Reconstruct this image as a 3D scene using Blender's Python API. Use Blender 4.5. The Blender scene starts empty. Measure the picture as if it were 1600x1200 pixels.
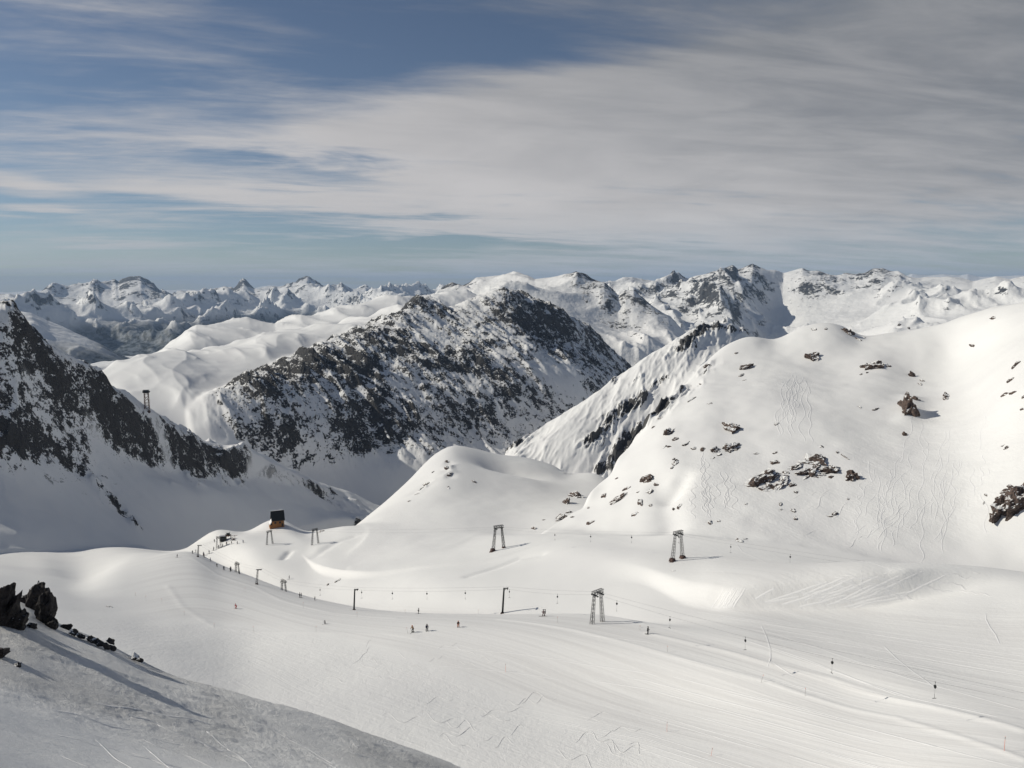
import bpy, bmesh, math, random
import numpy as np
from mathutils import Vector, Matrix, Euler
R = math.radians
F = 1256.0; PITCH = R(7.03)
CP, SP = math.cos(PITCH), math.sin(PITCH)
scene = bpy.context.scene
col = scene.collection
rng = np.random.default_rng(7)

# ------------------------------------------------------------------ noise
_perm = np.random.default_rng(3).permutation(512).astype(np.int32)
_perm = np.concatenate([_perm, _perm])
_ga = np.random.default_rng(5).random(512) * 2 * np.pi
_gx, _gy = np.cos(_ga).astype(np.float32), np.sin(_ga).astype(np.float32)
def perlin(x, y, seed=0):
    xi = np.floor(x).astype(np.int64); yi = np.floor(y).astype(np.int64)
    xf = (x - xi).astype(np.float32); yf = (y - yi).astype(np.float32)
    u = xf*xf*xf*(xf*(xf*6-15)+10); v = yf*yf*yf*(yf*(yf*6-15)+10)
    def g(ix, iy, dx, dy):
        h = _perm[(_perm[(ix + seed*37) & 511] + iy) & 511]
        return _gx[h]*dx + _gy[h]*dy
    a = g(xi, yi, xf, yf); b = g(xi+1, yi, xf-1, yf)
    c = g(xi, yi+1, xf, yf-1); d = g(xi+1, yi+1, xf-1, yf-1)
    a = a + u*(b-a); c = c + u*(d-c)
    return (a + v*(c-a))*1.5
def fbm(x, y, o=4, seed=0, gain=.5):
    s = 0; a = 1
    for i in range(o):
        s = s + a*perlin(x*2.03**i + 17*i, y*2.03**i - 9*i, seed+i); a *= gain
    return s
def ridged(x, y, o=4, seed=0, gain=.5):
    s = 0; a = 1; w = 1
    for i in range(o):
        n = 1-np.abs(perlin(x*2.07**i + 31*i, y*2.07**i + 5*i, seed+i))*1.6
        n = np.clip(n, 0, 1)**2*w
        s = s + a*n; w = np.clip(n*1.6, 0, 1); a *= gain
    return s
def sstep(a, b, x):
    t = np.clip((x-a)/(b-a), 0, 1); return t*t*(3-2*t)

# ------------------------------------------------------------------ sight lines -> places
def ray(px, py):
    cx = (px-800)/F; cy = (600-py)/F
    dx, dy, dz = cx, CP+cy*SP, -SP+cy*CP
    h = math.hypot(dx, dy)
    return math.atan2(dx, dy), dz/h
def knot(p):
    px, b, r = p[:3]
    rock = p[3] if len(p) > 3 else 0.0
    if not isinstance(b, float):
        a, t = ray(px, b); return a, r, t*r, rock
    u = (px-800)/F; t = b/r
    a = math.atan(u*CP) + math.asin(max(-1, min(1, -u*t*SP/math.sqrt(1+u*u*CP*CP))))
    return a, r, float(b), rock
def pch(xk, yk, x):
    xk = np.asarray(xk, float); yk = np.asarray(yk, float)
    n = len(xk)
    if n == 1: return np.full_like(x, yk[0])
    h = np.diff(xk); d = np.diff(yk)/h
    m = np.zeros(n)
    for i in range(1, n-1):
        if d[i-1]*d[i] > 0:
            w1 = 2*h[i]+h[i-1]; w2 = h[i]+2*h[i-1]
            m[i] = (w1+w2)/(w1/d[i-1]+w2/d[i])
    x = np.clip(x, xk[0], xk[-1])
    j = np.clip(np.searchsorted(xk, x)-1, 0, n-2)
    t = (x-xk[j])/h[j]
    return ((1+2*t)*(1-t)**2*yk[j] + t*(1-t)**2*h[j]*m[j] + t*t*(3-2*t)*yk[j+1] + t*t*(t-1)*h[j]*m[j+1])
class Curve:
    def __init__(s, pts, lin=False):
        k = sorted(knot(p) for p in pts)
        s.a = [q[0] for q in k]; s.r = [math.log(q[1]) for q in k]; s.z = [q[2] for q in k]; s.k = [q[3] for q in k]; s.lin = lin
    def at(s, az):
        f = (lambda v: np.interp(az, s.a, v)) if s.lin else (lambda v: pch(s.a, v, az))
        return np.exp(f(s.r)), f(s.z), np.interp(az, s.a, s.k)
AU = np.linspace(R(-102), R(102), 3251)
def loft(curves, AZ, RR, crest=None):
    """height over a polar grid from a stack of curves (near to far); returns z, rock, v"""
    nc, nr = len(AZ), len(RR); K = len(curves)
    Rk = np.zeros((K, nc)); Zk = np.zeros((K, nc)); Qk = np.zeros((K, nc))
    for i, c in enumerate(curves):
        r_, z_, q_ = c.at(AU if not c.lin else AZ)
        if not c.lin:   # soften along the azimuth on an even grid
            for _ in range(3):
                r_, z_ = (np.convolve(np.pad(t_, 6, mode='edge'), np.ones(13)/13, 'valid') for t_ in (r_, z_))
            r_, z_, q_ = (np.interp(AZ, AU, t_) for t_ in (r_, z_, q_))
        Rk[i], Zk[i], Qk[i] = r_, z_, q_
        if i: Rk[i] = np.maximum(Rk[i], Rk[i-1]*1.012)
    h = np.diff(Rk, axis=0); d = np.diff(Zk, axis=0)/h
    m = np.zeros((K, nc))
    for i in range(1, K-1):
        same = d[i-1]*d[i] > 0
        w1 = 2*h[i]+h[i-1]; w2 = h[i]+2*h[i-1]
        with np.errstate(all='ignore'):
            hm = (w1+w2)/(w1/d[i-1]+w2/d[i])
        m[i] = np.where(same, hm, 0)
    m[0] = d[0]; m[-1] = d[-1]
    mu = [np.interp(AU, AZ, q_) for q_ in m]
    for _ in range(3): mu = [np.convolve(np.pad(q_, 12, mode='edge'), np.ones(25)/25, 'valid') for q_ in mu]
    m = np.stack([np.interp(AZ, AU, q_) for q_ in mu])
    z = np.full((nr, nc), -9999., np.float32); q = np.zeros((nr, nc), np.float32); v = np.zeros((nr, nc), np.float32)
    for j in range(nc):
        r = Rk[:, j]
        i = np.clip(np.searchsorted(r, RR)-1, 0, K-2)
        t = (RR-r[i])/(r[i+1]-r[i])
        tc = np.clip(t, 0, 1)
        hh = r[i+1]-r[i]
        z0 = (1+2*tc)*(1-tc)**2*Zk[i, j] + tc*(1-tc)**2*hh*m[i, j] + tc*tc*(3-2*tc)*Zk[i+1, j] + tc*tc*(tc-1)*hh*m[i+1, j]
        z0 = z0 - 1.2*np.clip(r[0]-RR, 0, None) - 1.2*np.clip(RR-r[-1], 0, None)
        z[:, j] = z0; q[:, j] = Qk[i, j]*(1-tc)+Qk[i+1, j]*tc; v[:, j] = i+tc
    return z, q, v
def smax(a, b, k):
    h = np.clip(.5+.5*(a-b)/k, 0, 1)
    return a*h+b*(1-h)+k*h*(1-h)
# ------------------------------------------------------------------ near terrain (one polar sheet, split by landform)
AZ = np.concatenate([np.linspace(R(-100), R(-37), 80, endpoint=False), np.linspace(R(-37), R(37), 1180), np.linspace(R(37), R(100), 61)[1:]])
def spaced(a, b, s): return list(np.exp(np.arange(math.log(a), math.log(b), s)))
RR = np.array(spaced(3, 22, .03)+spaced(22, 120, .0042)+spaced(120, 520, .0030)+spaced(520, 1250, .0034)+spaced(1250, 2700, .0034)+spaced(2700, 5200, .0065))
NC, NR = len(AZ), len(RR)
SA, CA = np.sin(AZ), np.cos(AZ)
X = (RR[:, None]*SA[None]); Y = (RR[:, None]*CA[None])
C = Curve
lands = []
# 0 foreground slope
lands.append(('foreground_slope', 1.0, [
    C([(-600,-4.5,4),(800,-4.5,4),(2200,-5.5,4)]),
    C([(-600,-9.,12),(0,-10.,12),(800,-11.5,12),(2200,-15.,12)]),
    C([(-400,1150,26),(0,1235,27),(300,1285,32),(600,1330,38),(800,1380,42),(1100,1500,48),(1700,-52.,50),(2200,-60.,50)]),
    C([(-400,980,60),(0,1090,58),(200,1140,61),(400,1175,65),(600,1215,66),(800,1270,70),(1100,1420,66),(1700,-68.,62),(2200,-76.,62)]),
    C([(-400,840,80),(-100,905,110),(0,938,107),(35,939,105),(60,953,102),(80,968,99),(110,981,96),(160,1001,92),(220,1034,88),(300,1066,84),(430,1100,82),(560,1142,82),(700,1192,82),(800,1240,82),(900,1300,82),(1100,-62.,82),(1700,-84.,78),(2200,-92.,75)]),
    C([(-400,-60.,125),(0,-70.,120),(400,-85.,120),(800,-90.,115),(2200,-100.,100)]),
    C([(-400,-200.,200),(2200,-200.,200)])]))
# 1 ski basin
lands.append(('ski_basin', 2.0, [
    C([(-600,-95.,40),(800,-95.,60),(2200,-95.,50)]),
    C([(-400,-98.,150),(0,-98.,150),(400,1200,158),(800,1235,138),(1250,1270,127),(1700,1290,117),(2200,-80.,110)]),
    C([(-400,-106.,240),(-100,1000,235),(100,1030,225),(250,1050,215),(400,1075,205),(600,1075,195),(800,1080,188),(1000,1095,178),(1300,1135,155),(1700,1215,133),(2200,-78.,130)]),
    C([(-400,-118.,330),(-100,905,330),(60,925,315),(140,945,300),(250,960,290),(350,975,275),(500,985,250),(640,990,230),(932,1003,205),(1300,1082,170),(1700,1165,146),(2200,-79.,140)]),
    C([(-400,-128.,400),(-60,890,380),(60,905,365),(120,920,350),(200,887,385),(300,861,420),(345,883,402),(443,920,352),(500,937,325),(640,957,276),(787,960,252),(932,961,238),(1010,975,219),(1300,1045,180),(1600,1112,158),(1750,1140,152),(2200,-79.,150)]),
    C([(-400,-132.,450),(-60,878,440),(60,884,430),(130,905,400),(200,872,425),(300,867,450),(345,890,430),(443,926,372),(500,941,342),(640,957,292),(787,960,266),(932,960,252),(1010,970,238),(1150,968,228),(1300,1000,205),(1600,1055,182),(1750,1080,172),(2200,-79.,170)]),
    C([(-400,-150.,520),(-60,868,510),(60,864,510),(130,862,520),(200,858,500),(300,872,475),(345,880,455),(400,872,428),(480,900,385),(560,915,345),(700,914,305),(850,912,288),(1000,912,270),(1085,950,243),(1140,954,238),(1250,953,239),(1350,950,242),(1450,933,248),(1550,917,253),(1700,932,245),(2200,-80.,210)]),
    C([(-400,-165.,600),(-60,860,590),(60,856,590),(200,853,580),(280,860,500),(342,845,485),(385,842,470),(420,838,470),(480,852,440),(560,872,400),(650,878,365),(779,872,335),(900,868,310),(1000,882,283),(1085,908,256),(1125,910,248),(1150,910,245),(1260,900,246.5),(1380,889,250),(1480,886,259),(1600,895,266),(1700,900,268),(2200,-90.,260)]),
    C([(-400,-170.,700),(-60,853,660),(60,851,660),(200,850,650),(280,862,520),(325,836,505),(342,829,500),(360,832,500),(385,834,498),(405,824,496),(425,818,492),(448,821,485),(475,833,480),(510,829,470),(545,826,460),(650,850,430),(779,840,380),(900,838,350),(1058,859,300),(1150,-98.,300),(1300,-98.,300),(1500,-99.,305),(1700,-99.,305),(2200,-92.,300)]),
    C([(-400,-190.,850),(0,-230.,800),(200,-245.,760),(280,-235.,640),(425,-240.,640),(545,-225.,600),(650,-185.,520),(900,-160.,430),(1100,-108.,400),(1500,-108.,400),(2200,-110.,400)]),
    C([(-400,-330.,1300),(400,-350.,1200),(900,-250.,900),(2200,-200.,900)]),
    C([(-400,-900.,5200),(400,-900.,5200),(2200,-900.,5200)])]))
# 2 knoll
lands.append(('snow_hill', 10.0, [
    C([(430,-165.,470),(500,890,390),(600,905,350),(750,895,335),(900,862,350),(960,862,370),(1010,-140.,400)]),
    C([(430,-190.,520),(500,862,440),(530,850,450),(600,812,470),(700,785,480),(800,790,480),(900,790,480),(960,790,500),(1010,-165.,520)]),
    C([(430,-230.,560),(490,880,490),(540,835,510),(600,790,530),(650,755,545),(700,730,550),(760,738,550),(820,745,555),(880,760,560),(950,765,575),(1010,-190.,600)]),
    C([(430,-280.,600),(490,875,560),(536,838,560),(580,803,575),(640,750,592),(680,710,606),(707,696,612),(738,699,618),(775,708,626),(830,716,645),(866,727,655),(890,740,660),(925,738,665),(945,748,670),(1010,-200.,700)]),
    C([(430,-400.,760),(707,-330.,760),(1010,-300.,820)]),
    C([(430,-600.,1000),(1010,-500.,1100)])]))
# 3 dome on the right
lands.append(('snow_mountain', 7.0, [
    C([(780,-200.,385),(850,-123.,350),(900,-117.,335),(1000,-109.,308),(1058,-105.,298),(1150,-104.,290),(1300,-104.,290),(1500,-106.,295),(1700,-114.,300),(2200,-120.,300)]),
    C([(780,-260.,430),(845,838,380),(872,818,392),(905,798,400),(960,785,388),(1020,775,375),(1060,800,345),(1130,805,338),(1200,795,345),(1300,800,345),(1400,822,335),(1500,815,345),(1600,805,345),(1750,790,340),(2200,-60.,330)]),
    C([(780,-300.,446),(870,-240.,428),(912,785,409),(940,752,430),(985,720,430),(1050,700,418),(1120,715,400),(1180,712,400),(1260,700,405),(1330,728,386),(1400,735,386),(1500,715,400),(1600,695,391),(1750,640,391),(2200,-45.,381)]),
    C([(780,-330.,470),(925,-240.,452),(952,740,448),(985,695,474),(1010,662,487),(1060,635,487),(1120,620,487),(1200,628,470),(1300,640,461),(1400,650,461),(1450,650,470),(1500,635,478),(1600,595,444),(1750,520,444),(2200,-20.,435)]),
    C([(780,-360.,508),(945,-290.,492),(975,-250.,500),(998,672,496),(1030,635,525),(1060,602,549),(1110,568,574),(1200,562,574),(1300,570,566),(1370,565,566),(1430,582,558),(1480,568,574),(1600,525,533),(1750,460,525),(2200,10.,492)]),
    C([(780,-400.,546),(960,-320.,546),(1003,-250.,554),(1045,-180.,569),(1080,583,581),(1110,557,593),(1140,534,608),(1170,526,616),(1215,534,624),(1232,524,636),(1262,510,644),(1295,505,647),(1325,513,651),(1345,527,651),(1400,520,655),(1440,514,651),(1480,506,647),(1510,495,640),(1550,483,632),(1600,474,616),(1750,440,593),(2200,30.,546)]),
    C([(780,-500.,900),(1000,-400.,1000),(1300,-280.,1100),(1750,-230.,1100),(2200,-200.,1100)]),
    C([(780,-800.,2000),(2200,-800.,2200)])]))
# 4 banded ridge behind the dome
lands.append(('mountain_ridge', 6.0, [
    C([(740,-330.,850),(800,-290.,850),(900,-300.,820),(1000,-300.,840),(1160,-300.,900),(1300,-400.,1000)]),
    C([(740,-320.,930),(800,720,940,0.30),(850,735,930,0.20),(900,745,920,0.09),(950,745,930,0.09),(1010,680,1050,0.22),(1100,590,1150,0.13),(1180,-180.,1250),(1300,-400.,1350)]),
    C([(740,-340.,1010),(795,712,1000,0.30),(830,700,1000,0.26),(880,680,1020,0.06),(940,655,1080,0.20),(1000,625,1130,0.22),(1080,565,1260,0.22),(1150,540,1380,0.17),(1220,-220.,1400),(1300,-400.,1450)]),
    C([(740,-360.,1060),(790,710,1040,0.30),(828,684,1080,0.24),(862,660,1110,0.15),(900,637,1150,0.13),(950,602,1220,0.13),(1000,565,1290,0.13),(1040,540,1350,0.13),(1075,519,1400,0.30),(1105,507,1440,0.32),(1135,506,1470,0.17),(1160,514,1500,0.17),(1175,528,1520),(1230,-180.,1550),(1300,-400.,1550)], lin=True),
    C([(740,-600.,1500),(1100,-500.,1900),(1300,-700.,2000)])]))
# 5 left rocky ridge
lands.append(('rocky_ridge', 3.0, [
    C([(-500,-160.,430),(-100,860,470),(0,860,500),(120,860,545),(200,862,580),(280,-215.,620),(450,-300.,800),(620,-370.,1000),(680,-450.,1100)]),
    C([(-500,-142.,500,0.08),(-100,760,560,0.04),(0,790,560,0.04),(100,800,590),(200,810,630),(300,810,700),(450,820,840),(600,815,1020),(680,-430.,1150)]),
    C([(-500,-128.,540,0.19),(-100,640,620,0.15),(0,700,610,0.14),(60,715,630,0.11),(140,745,655,0.11),(220,758,690,0.06),(300,765,740,0.02),(400,775,850),(520,795,980,0.04),(620,812,1080,0.04),(680,-430.,1200)]),
    C([(-500,-112.,570,0.31),(-100,560,650,0.31),(0,620,640,0.31),(60,650,655,0.29),(140,690,690,0.29),(220,725,730,0.29),(300,742,785,0.29),(360,748,850,0.23),(430,755,930,0.04),(520,777,1030,0.14),(620,805,1110,0.04),(680,-440.,1250)]),
    C([(-500,-90.,620,0.34),(-100,-32.,690,0.34),(0,479,700,0.36),(22,490,703,0.36),(38,509,706,0.34),(60,529,712,0.31),(100,552,725,0.32),(150,582,742,0.34),(160,590,745,0.34),(190,607,757,0.34),(225,637,775,0.34),(262,660,800,0.34),(300,682,832,0.32),(350,698,880,0.29),(380,698,905,0.27),(405,712,930,0.19),(440,730,970,0.08),(500,757,1040,0.08),(560,779,1090,0.06),(606,794,1150),(660,840,1250),(700,-500.,1350)], lin=True),
    C([(-500,-100.,900),(0,-330.,1000),(400,-420.,1250),(700,-700.,1700)])]))
# 6 shoulder of the central mountain
lands.append(('snow_shoulder', 14.0, [
    C([(60,-400.,950),(200,790,1050),(400,790,1120),(560,815,1180),(760,-420.,1300)]),
    C([(60,-380.,1050),(200,700,1150,.05),(300,710,1180),(380,705,1200,.12),(450,735,1250,.1),(560,765,1290),(620,770,1350),(760,-420.,1500)]),
    C([(60,-330.,1250),(200,630,1320,.1),(290,620,1340,.05),(330,610,1380,.1),(400,590,1480),(500,540,1750,.05),(600,500,2000),(640,490,2100),(760,-300.,2300)]),
    C([(60,-250.,1480),(130,592,1480),(165,571,1560),(220,556,1620),(260,546,1680),(300,552,1700,.12),(360,542,1780,.05),(430,520,1860),(480,514,1920,.1),(540,502,2020),(600,490,2100),(640,478,2180),(700,-250.,2300),(760,-300.,2400)]),
    C([(60,-330.,1700),(160,-250.,1750),(300,555,1850),(420,526,2050),(500,511,2120,.15),(560,495,2200),(610,480,2280),(645,469,2330),(700,500,2450),(760,-400.,2500)]),
    C([(60,-800.,2600),(760,-800.,3000)])]))
# 7 central mountain
lands.append(('rocky_mountain', 24.0, [
    C([(230,-480.,1050),(380,800,1130),(500,800,1170),(620,805,1200),(740,-430.,1230),(900,-500.,1400),(1150,-700.,1600)]),
    C([(230,-480.,1150),(290,712,1190),(350,718,1190),(450,735,1220,0.12),(560,735,1270,0.12),(660,728,1300,0.17),(740,735,1340,0.27),(850,740,1450,0.37),(1000,720,1900,0.37),(1150,-700.,2100)]),
    C([(230,-450.,1230),(300,668,1240),(345,650,1250,0.57),(390,650,1255,0.62),(440,668,1265,0.67),(500,680,1290,0.69),(570,692,1330,0.69),(640,688,1370,0.57),(700,690,1420,0.52),(800,695,1520,0.52),(900,680,1700,0.42),(1000,650,2050,0.42),(1150,-600.,2300)]),
    C([(230,-420.,1330),(300,632,1300),(340,606,1345,0.57),(400,590,1380,0.82),(450,585,1430,0.82),(520,575,1520,0.82),(600,570,1600,0.85),(700,570,1700,0.77),(800,570,1800,0.62),(900,580,1950,0.52),(1000,620,2200,0.47),(1150,-560.,2400)]),
    C([(230,-400.,1400),(300,622,1400),(335,612,1380,0.37),(370,598,1430,0.67),(420,570,1500,0.67),(460,552,1580,0.77),(500,535,1670,0.82),(560,515,1790,0.79),(640,500,1900,0.67),(720,510,1950,0.62),(800,505,2050,0.72),(880,530,2200,0.67),(950,565,2300,0.57),(1010,620,2450,0.47),(1150,-550.,2600)]),
    C([(230,-450.,1500),(315,618,1450),(370,608,1490),(420,575,1560,0.27),(480,546,1660,0.37),(520,529,1760,0.57),(555,512,1830,0.67),(590,500,1910,0.57),(620,487,1970,0.67),(642,472,2020,0.87),(660,464,2060,0.87),(680,468,2090,0.57),(700,478,2120,0.57),(728,470,2160,0.77),(750,465,2190,0.77),(768,455,2220,0.87),(790,449,2250,0.92),(812,455,2280,0.92),(835,467,2310,0.87),(870,482,2360,0.87),(890,495,2400,0.77),(915,507,2430,0.77),(935,524,2470,0.77),(955,548,2510,0.67),(984,572,2560,0.57),(1030,640,2640,0.47),(1150,-650.,2800)], lin=True),
    C([(230,-800.,2200),(600,-700.,2800),(900,-700.,3300),(1150,-900.,3500)])]))
# 8 hills behind the shoulder
lands.append(('snow_ridge', 14.0, [
    C([(140,-500.,1900),(300,-420.,2100),(640,-300.,2600),(1000,-450.,2700)]),
    C([(140,-480.,2100),(200,600,2300),(262,560,2400),(310,530,2500),(400,525,2600),(500,505,2700),(600,480,2900),(640,475,3000),(700,475,3100),(800,475,3200),(1000,-400.,3300)]),
    C([(140,-470.,2500),(215,580,2600),(240,556,2650),(262,540,2700),(285,523,2750),(306,508,2800),(340,502,2850),(390,501,2900),(430,506,2900),(470,492,2950,.1),(500,490,3000),(540,478,3050,.12),(570,467,3100),(600,462,3150),(640,458,3250),(672,462,3350),(700,455,3400,.2),(730,456,3450,.3),(745,462,3500),(765,453,3550,.2),(800,455,3600),(840,470,3700),(1000,-400.,3800)], lin=True),
    C([(140,-900.,4200),(1000,-900.,4800)])]))
KILL = []
Zs = []; Q = np.zeros((NR, NC), np.float32); ID = np.zeros((NR, NC), np.int16); VV = np.zeros((NR, NC), np.float32)
Z = None
for i, (nm, k, cv) in enumerate(lands):
    z, q, v = loft(cv, AZ, RR)
    if Z is None: Z = z.copy(); Q = q; VV = v; Zraw = z; continue
    up = z > Zraw
    Zraw = np.maximum(Zraw, z)
    Q = np.where(up, q, Q); ID = np.where(up, i, ID); VV = np.where(up, v, VV)
    Z = smax(Z, z, np.float32(k))
Z = Z.astype(np.float64)
ZF = Z.copy()
# ------------------------------------------------------------------ looking up places on the sheet
def height(x, y):
    r = math.hypot(x, y); a = math.atan2(x, y)
    i = min(max(int(np.searchsorted(RR, r))-1, 0), NR-2); j = min(max(int(np.searchsorted(AZ, a))-1, 0), NC-2)
    t = (r-RR[i])/(RR[i+1]-RR[i]); s = (a-AZ[j])/(AZ[j+1]-AZ[j])
    return (ZF[i, j]*(1-t)+ZF[i+1, j]*t)*(1-s)+(ZF[i, j+1]*(1-t)+ZF[i+1, j+1]*t)*s
def hit(px, py, rmin=20, rmax=5000):
    a, t = ray(px, py)
    j = int(np.searchsorted(AZ, a))-1; s = (a-AZ[j])/(AZ[j+1]-AZ[j])
    zc = ZF[:, j]*(1-s)+ZF[:, j+1]*s
    ok = (zc >= RR*t) & (RR > rmin) & (RR < rmax)
    i = int(np.argmax(ok)) if ok.any() else NR-1
    f0 = zc[i-1]-RR[i-1]*t; f1 = zc[i]-RR[i]*t
    q = f0/(f0-f1) if f0 != f1 else 0
    q = min(max(q, 0), 1)
    r = RR[i-1]+(RR[i]-RR[i-1])*q
    return Vector((r*math.sin(a), r*math.cos(a), r*t))
def normal_at(p, e=3.0):
    gx = (height(p.x+e, p.y)-height(p.x-e, p.y))/(2*e); gy = (height(p.x, p.y+e)-height(p.x, p.y-e))/(2*e)
    return Vector((-gx, -gy, 1)).normalized()

def along(pts, wid, sub_=True):
    """weight that falls off with the distance from a line over the ground"""
    W = [hit(*p) for p in pts]
    P_ = [(w.x, w.y) for w in W]
    xs = [p[0] for p in P_]; ys = [p[1] for p in P_]
    m = 3*wid
    M = (X > min(xs)-m) & (X < max(xs)+m) & (Y > min(ys)-m) & (Y < max(ys)+m)
    x, y = X[M], Y[M]; best = np.full(x.shape, 1e9)
    for (x0, y0), (x1, y1) in zip(P_[:-1], P_[1:]):
        dx, dy = x1-x0, y1-y0; l2 = dx*dx+dy*dy+1e-9
        t = np.clip(((x-x0)*dx+(y-y0)*dy)/l2, 0, 1)
        best = np.minimum(best, (x-x0-t*dx)**2+(y-y0-t*dy)**2)
    o = np.zeros_like(Z); o[M] = np.exp(-best/wid**2); return o
Q = Q.astype(float)
for pts, wid, a in [
    ([(806,699),(835,676),(862,655),(888,640)], 13, .75), ([(888,640),(925,615),(962,598)], 7, .5),
    ([(915,700),(930,688),(946,670),(968,645),(992,626)], 11, .8), ([(992,626),(1015,608),(1040,590)], 7, .6),
    ([(940,738),(955,722),(970,706),(990,680),(1012,662)], 10, .85), ([(1000,672),(1030,645),(1055,622),(1078,597)], 8, .7), ([(985,640),(1010,620)], 5, .5),
    ([(1062,545),(1085,528),(1105,512),(1122,509)], 12, .8), ([(1138,516),(1165,520)], 8, .6), ([(1040,560),(1062,548)], 6, .5), ([(985,600),(1000,590)], 5, .5),
    ([(1098,578),(1112,566)], 5, .6), ([(930,655),(940,648)], 5, .5)]:
    Q += a*along(pts, wid)*np.isin(ID, [3, 4])
for pts, wid, a in [([(0,688),(40,700),(95,715),(140,745)], 7, .45), ([(172,775),(190,795),(208,815)], 5, .6), ([(480,757),(520,770),(560,785),(600,795)], 8, .35),
    ([(500,770),(530,790)], 6, .3), ([(400,705),(420,712)], 8, .3)]:
    Q += a*along(pts, wid)*(ID == 5)
Q += .55*along([(700,722),(702,745)], 4)*(ID == 2)+.5*along([(652,768),(668,757)], 5)*(ID == 2)+.5*along([(868,728),(885,740)], 4)*(ID == 2)
mod = fbm(X/260, Y/260, 3, 120, .6)*(ID == 7)*.34 + fbm(X/70, Y/70, 3, 121, .6)*(ID == 5)*.40 - .05*(ID == 5)
Q = np.where(Q > .12, np.clip(Q+mod, .02, 1), Q)
Q += .38*along([(-20,470),(4,478),(24,492),(38,512),(52,530)], 20)*(ID == 5)
Q = np.clip(Q, 0, 1.0)
# ------------------------------------------------------------------ relief added to the smooth shapes
def blur(a, n):
    for _ in range(n):
        a = np.pad(a, 1, mode='edge'); a = (a[:-2, 1:-1]+a[2:, 1:-1]+2*a[1:-1, 1:-1])/4
        a = np.pad(a, ((0, 0), (1, 1)), mode='edge'); a = (a[:, :-2]+a[:, 2:]+2*a[:, 1:-1])/4
    return a
LR = RR[:, None]+0*X
amp_r = np.array([0, 0, 3.5, 6, 7, 10, 9, 11, 12], float)[ID]
amp_s = np.array([.35, .6, 1.0, 1.6, 2.5, 3.0, 7, 6, 9], float)[ID]
lam_r = np.array([5, 20, 25, 40, 60, 34, 90, 120, 120], float)
lam_s = np.array([14, 60, 60, 90, 120, 60, 220, 260, 350], float)
AR = blur(amp_r*np.clip(Q, 0, 1), 3); AS = blur(amp_s, 6)
D = np.zeros_like(Z)
RN = np.zeros_like(Z)
for i in range(len(lands)):
    M = ID == i
    W_ = blur(M.astype(float), 14); Mx = W_ > 0.002
    x, y = X[Mx], Y[Mx]
    w = W_[Mx]
    s = fbm(x/lam_s[i], y/lam_s[i], 4, 3+i, .42)
    if i == 3:      # rounded ribs and hollows of the big snow face
        s = s*1.0 + 1.3*fbm(x/150, y/150, 2, 44)+.3*fbm(x/28, y/28, 3, 45)
    if i in (0,):
        u = (x*.55-y*.83); vv = (x*.83+y*.55)
        s = .45*s + (.42*fbm(x/4.5, y/2.2, 5, 61, .62)+.16*ridged(x/6, y/1.5, 3, 66))*(.35+.65*sstep(42, 72, np.hypot(x, y)))*(.45+.55*sstep(-.35, .25, fbm(x/16, y/12, 2, 91)))
    if i in (6, 8):
        u = (x*.8+y*.6); vv = (-x*.6+y*.8)
        s = s + 1.2*(ridged(u/170, vv/420, 3, 71)-.8)
    d = w*AS[Mx]*s
    if i in (3, 4):   # strata run up along the crest
        u = (x*.35+y*.94); vv = (x*.94-y*.35)
        rr = ridged(vv/22, u/120, 4, 81, .6)-.5 + .5*ridged(vv/9, u/40, 3, 87, .6)
    elif i == 7:
        u = x*.57+y*.82; vv = x*.82-y*.57
        rr = .6*(ridged(x/150, y/190, 6, 10, .58)-.6) + .75*(ridged((u+.35*vv)/55, vv/240, 5, 13, .6)-.6) + .4*fbm(u/12, vv/40, 4, 77, .6)
    elif i == 5:
        rr = ridged(x/42, y/55, 5, 12, .6)-.6 + .5*fbm((x*.9+y*.3)/22, (y*.9-x*.3)/8, 4, 78, .6)
    else:
        rr = ridged(x/lam_r[i], y/lam_r[i], 5, 20+i, .55)-.6
    if i == 1: pass
    d = d + w*AR[Mx]*rr
    D[Mx] += d
    RN[Mx] += w*rr
if True:  # chutes on the sunny flanks of the banded ridge, gullies of the dome's left side
    M = (ID == 4)
    u = (X[M]*.35+Y[M]*.94); vv = (X[M]*.94-Y[M]*.35)
    D[M] += 2.2*blur(M.astype(float), 6)[M]*(fbm(vv/38, u/400, 3, 111))
fine = np.clip((LR-30)/100, .25, 1)
# groomed floor stays smooth: coordinate along the piste edge
gA = Curve([(-400,-128.,400),(60,905,365),(300,861,412),(500,937,325),(787,960,256),(1100,995,205),(1600,1112,158),(2200,-79.,150)])
gr, gz, _ = gA.at(AU)
for _ in range(4): gr = np.convolve(np.pad(gr, 20, mode='edge'), np.ones(41)/41, 'valid')
gr = np.interp(AZ, AU, gr)
S = np.log(LR/gr[None])
AZg = AZ[None]+0*X
pxs = 800+F*np.tan(AZg)
basin = blur((ID == 1).astype(float), 4)
lower = np.interp(pxs, [150, 300, 500, 700, 1000, 1300, 1700], [-.30, -.36, -.27, -.30, -.33, -.42, -.6])
groom = basin*sstep(lower-.03, lower+.03, S)*sstep(.06, .0, S)*sstep(150, 260, pxs)
groomR = basin*sstep(.0, .05, S)*sstep(.42, .30, S)*sstep(950, 1250, pxs)
D *= 1-.85*np.clip(groom+groomR, 0, 1)
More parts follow.
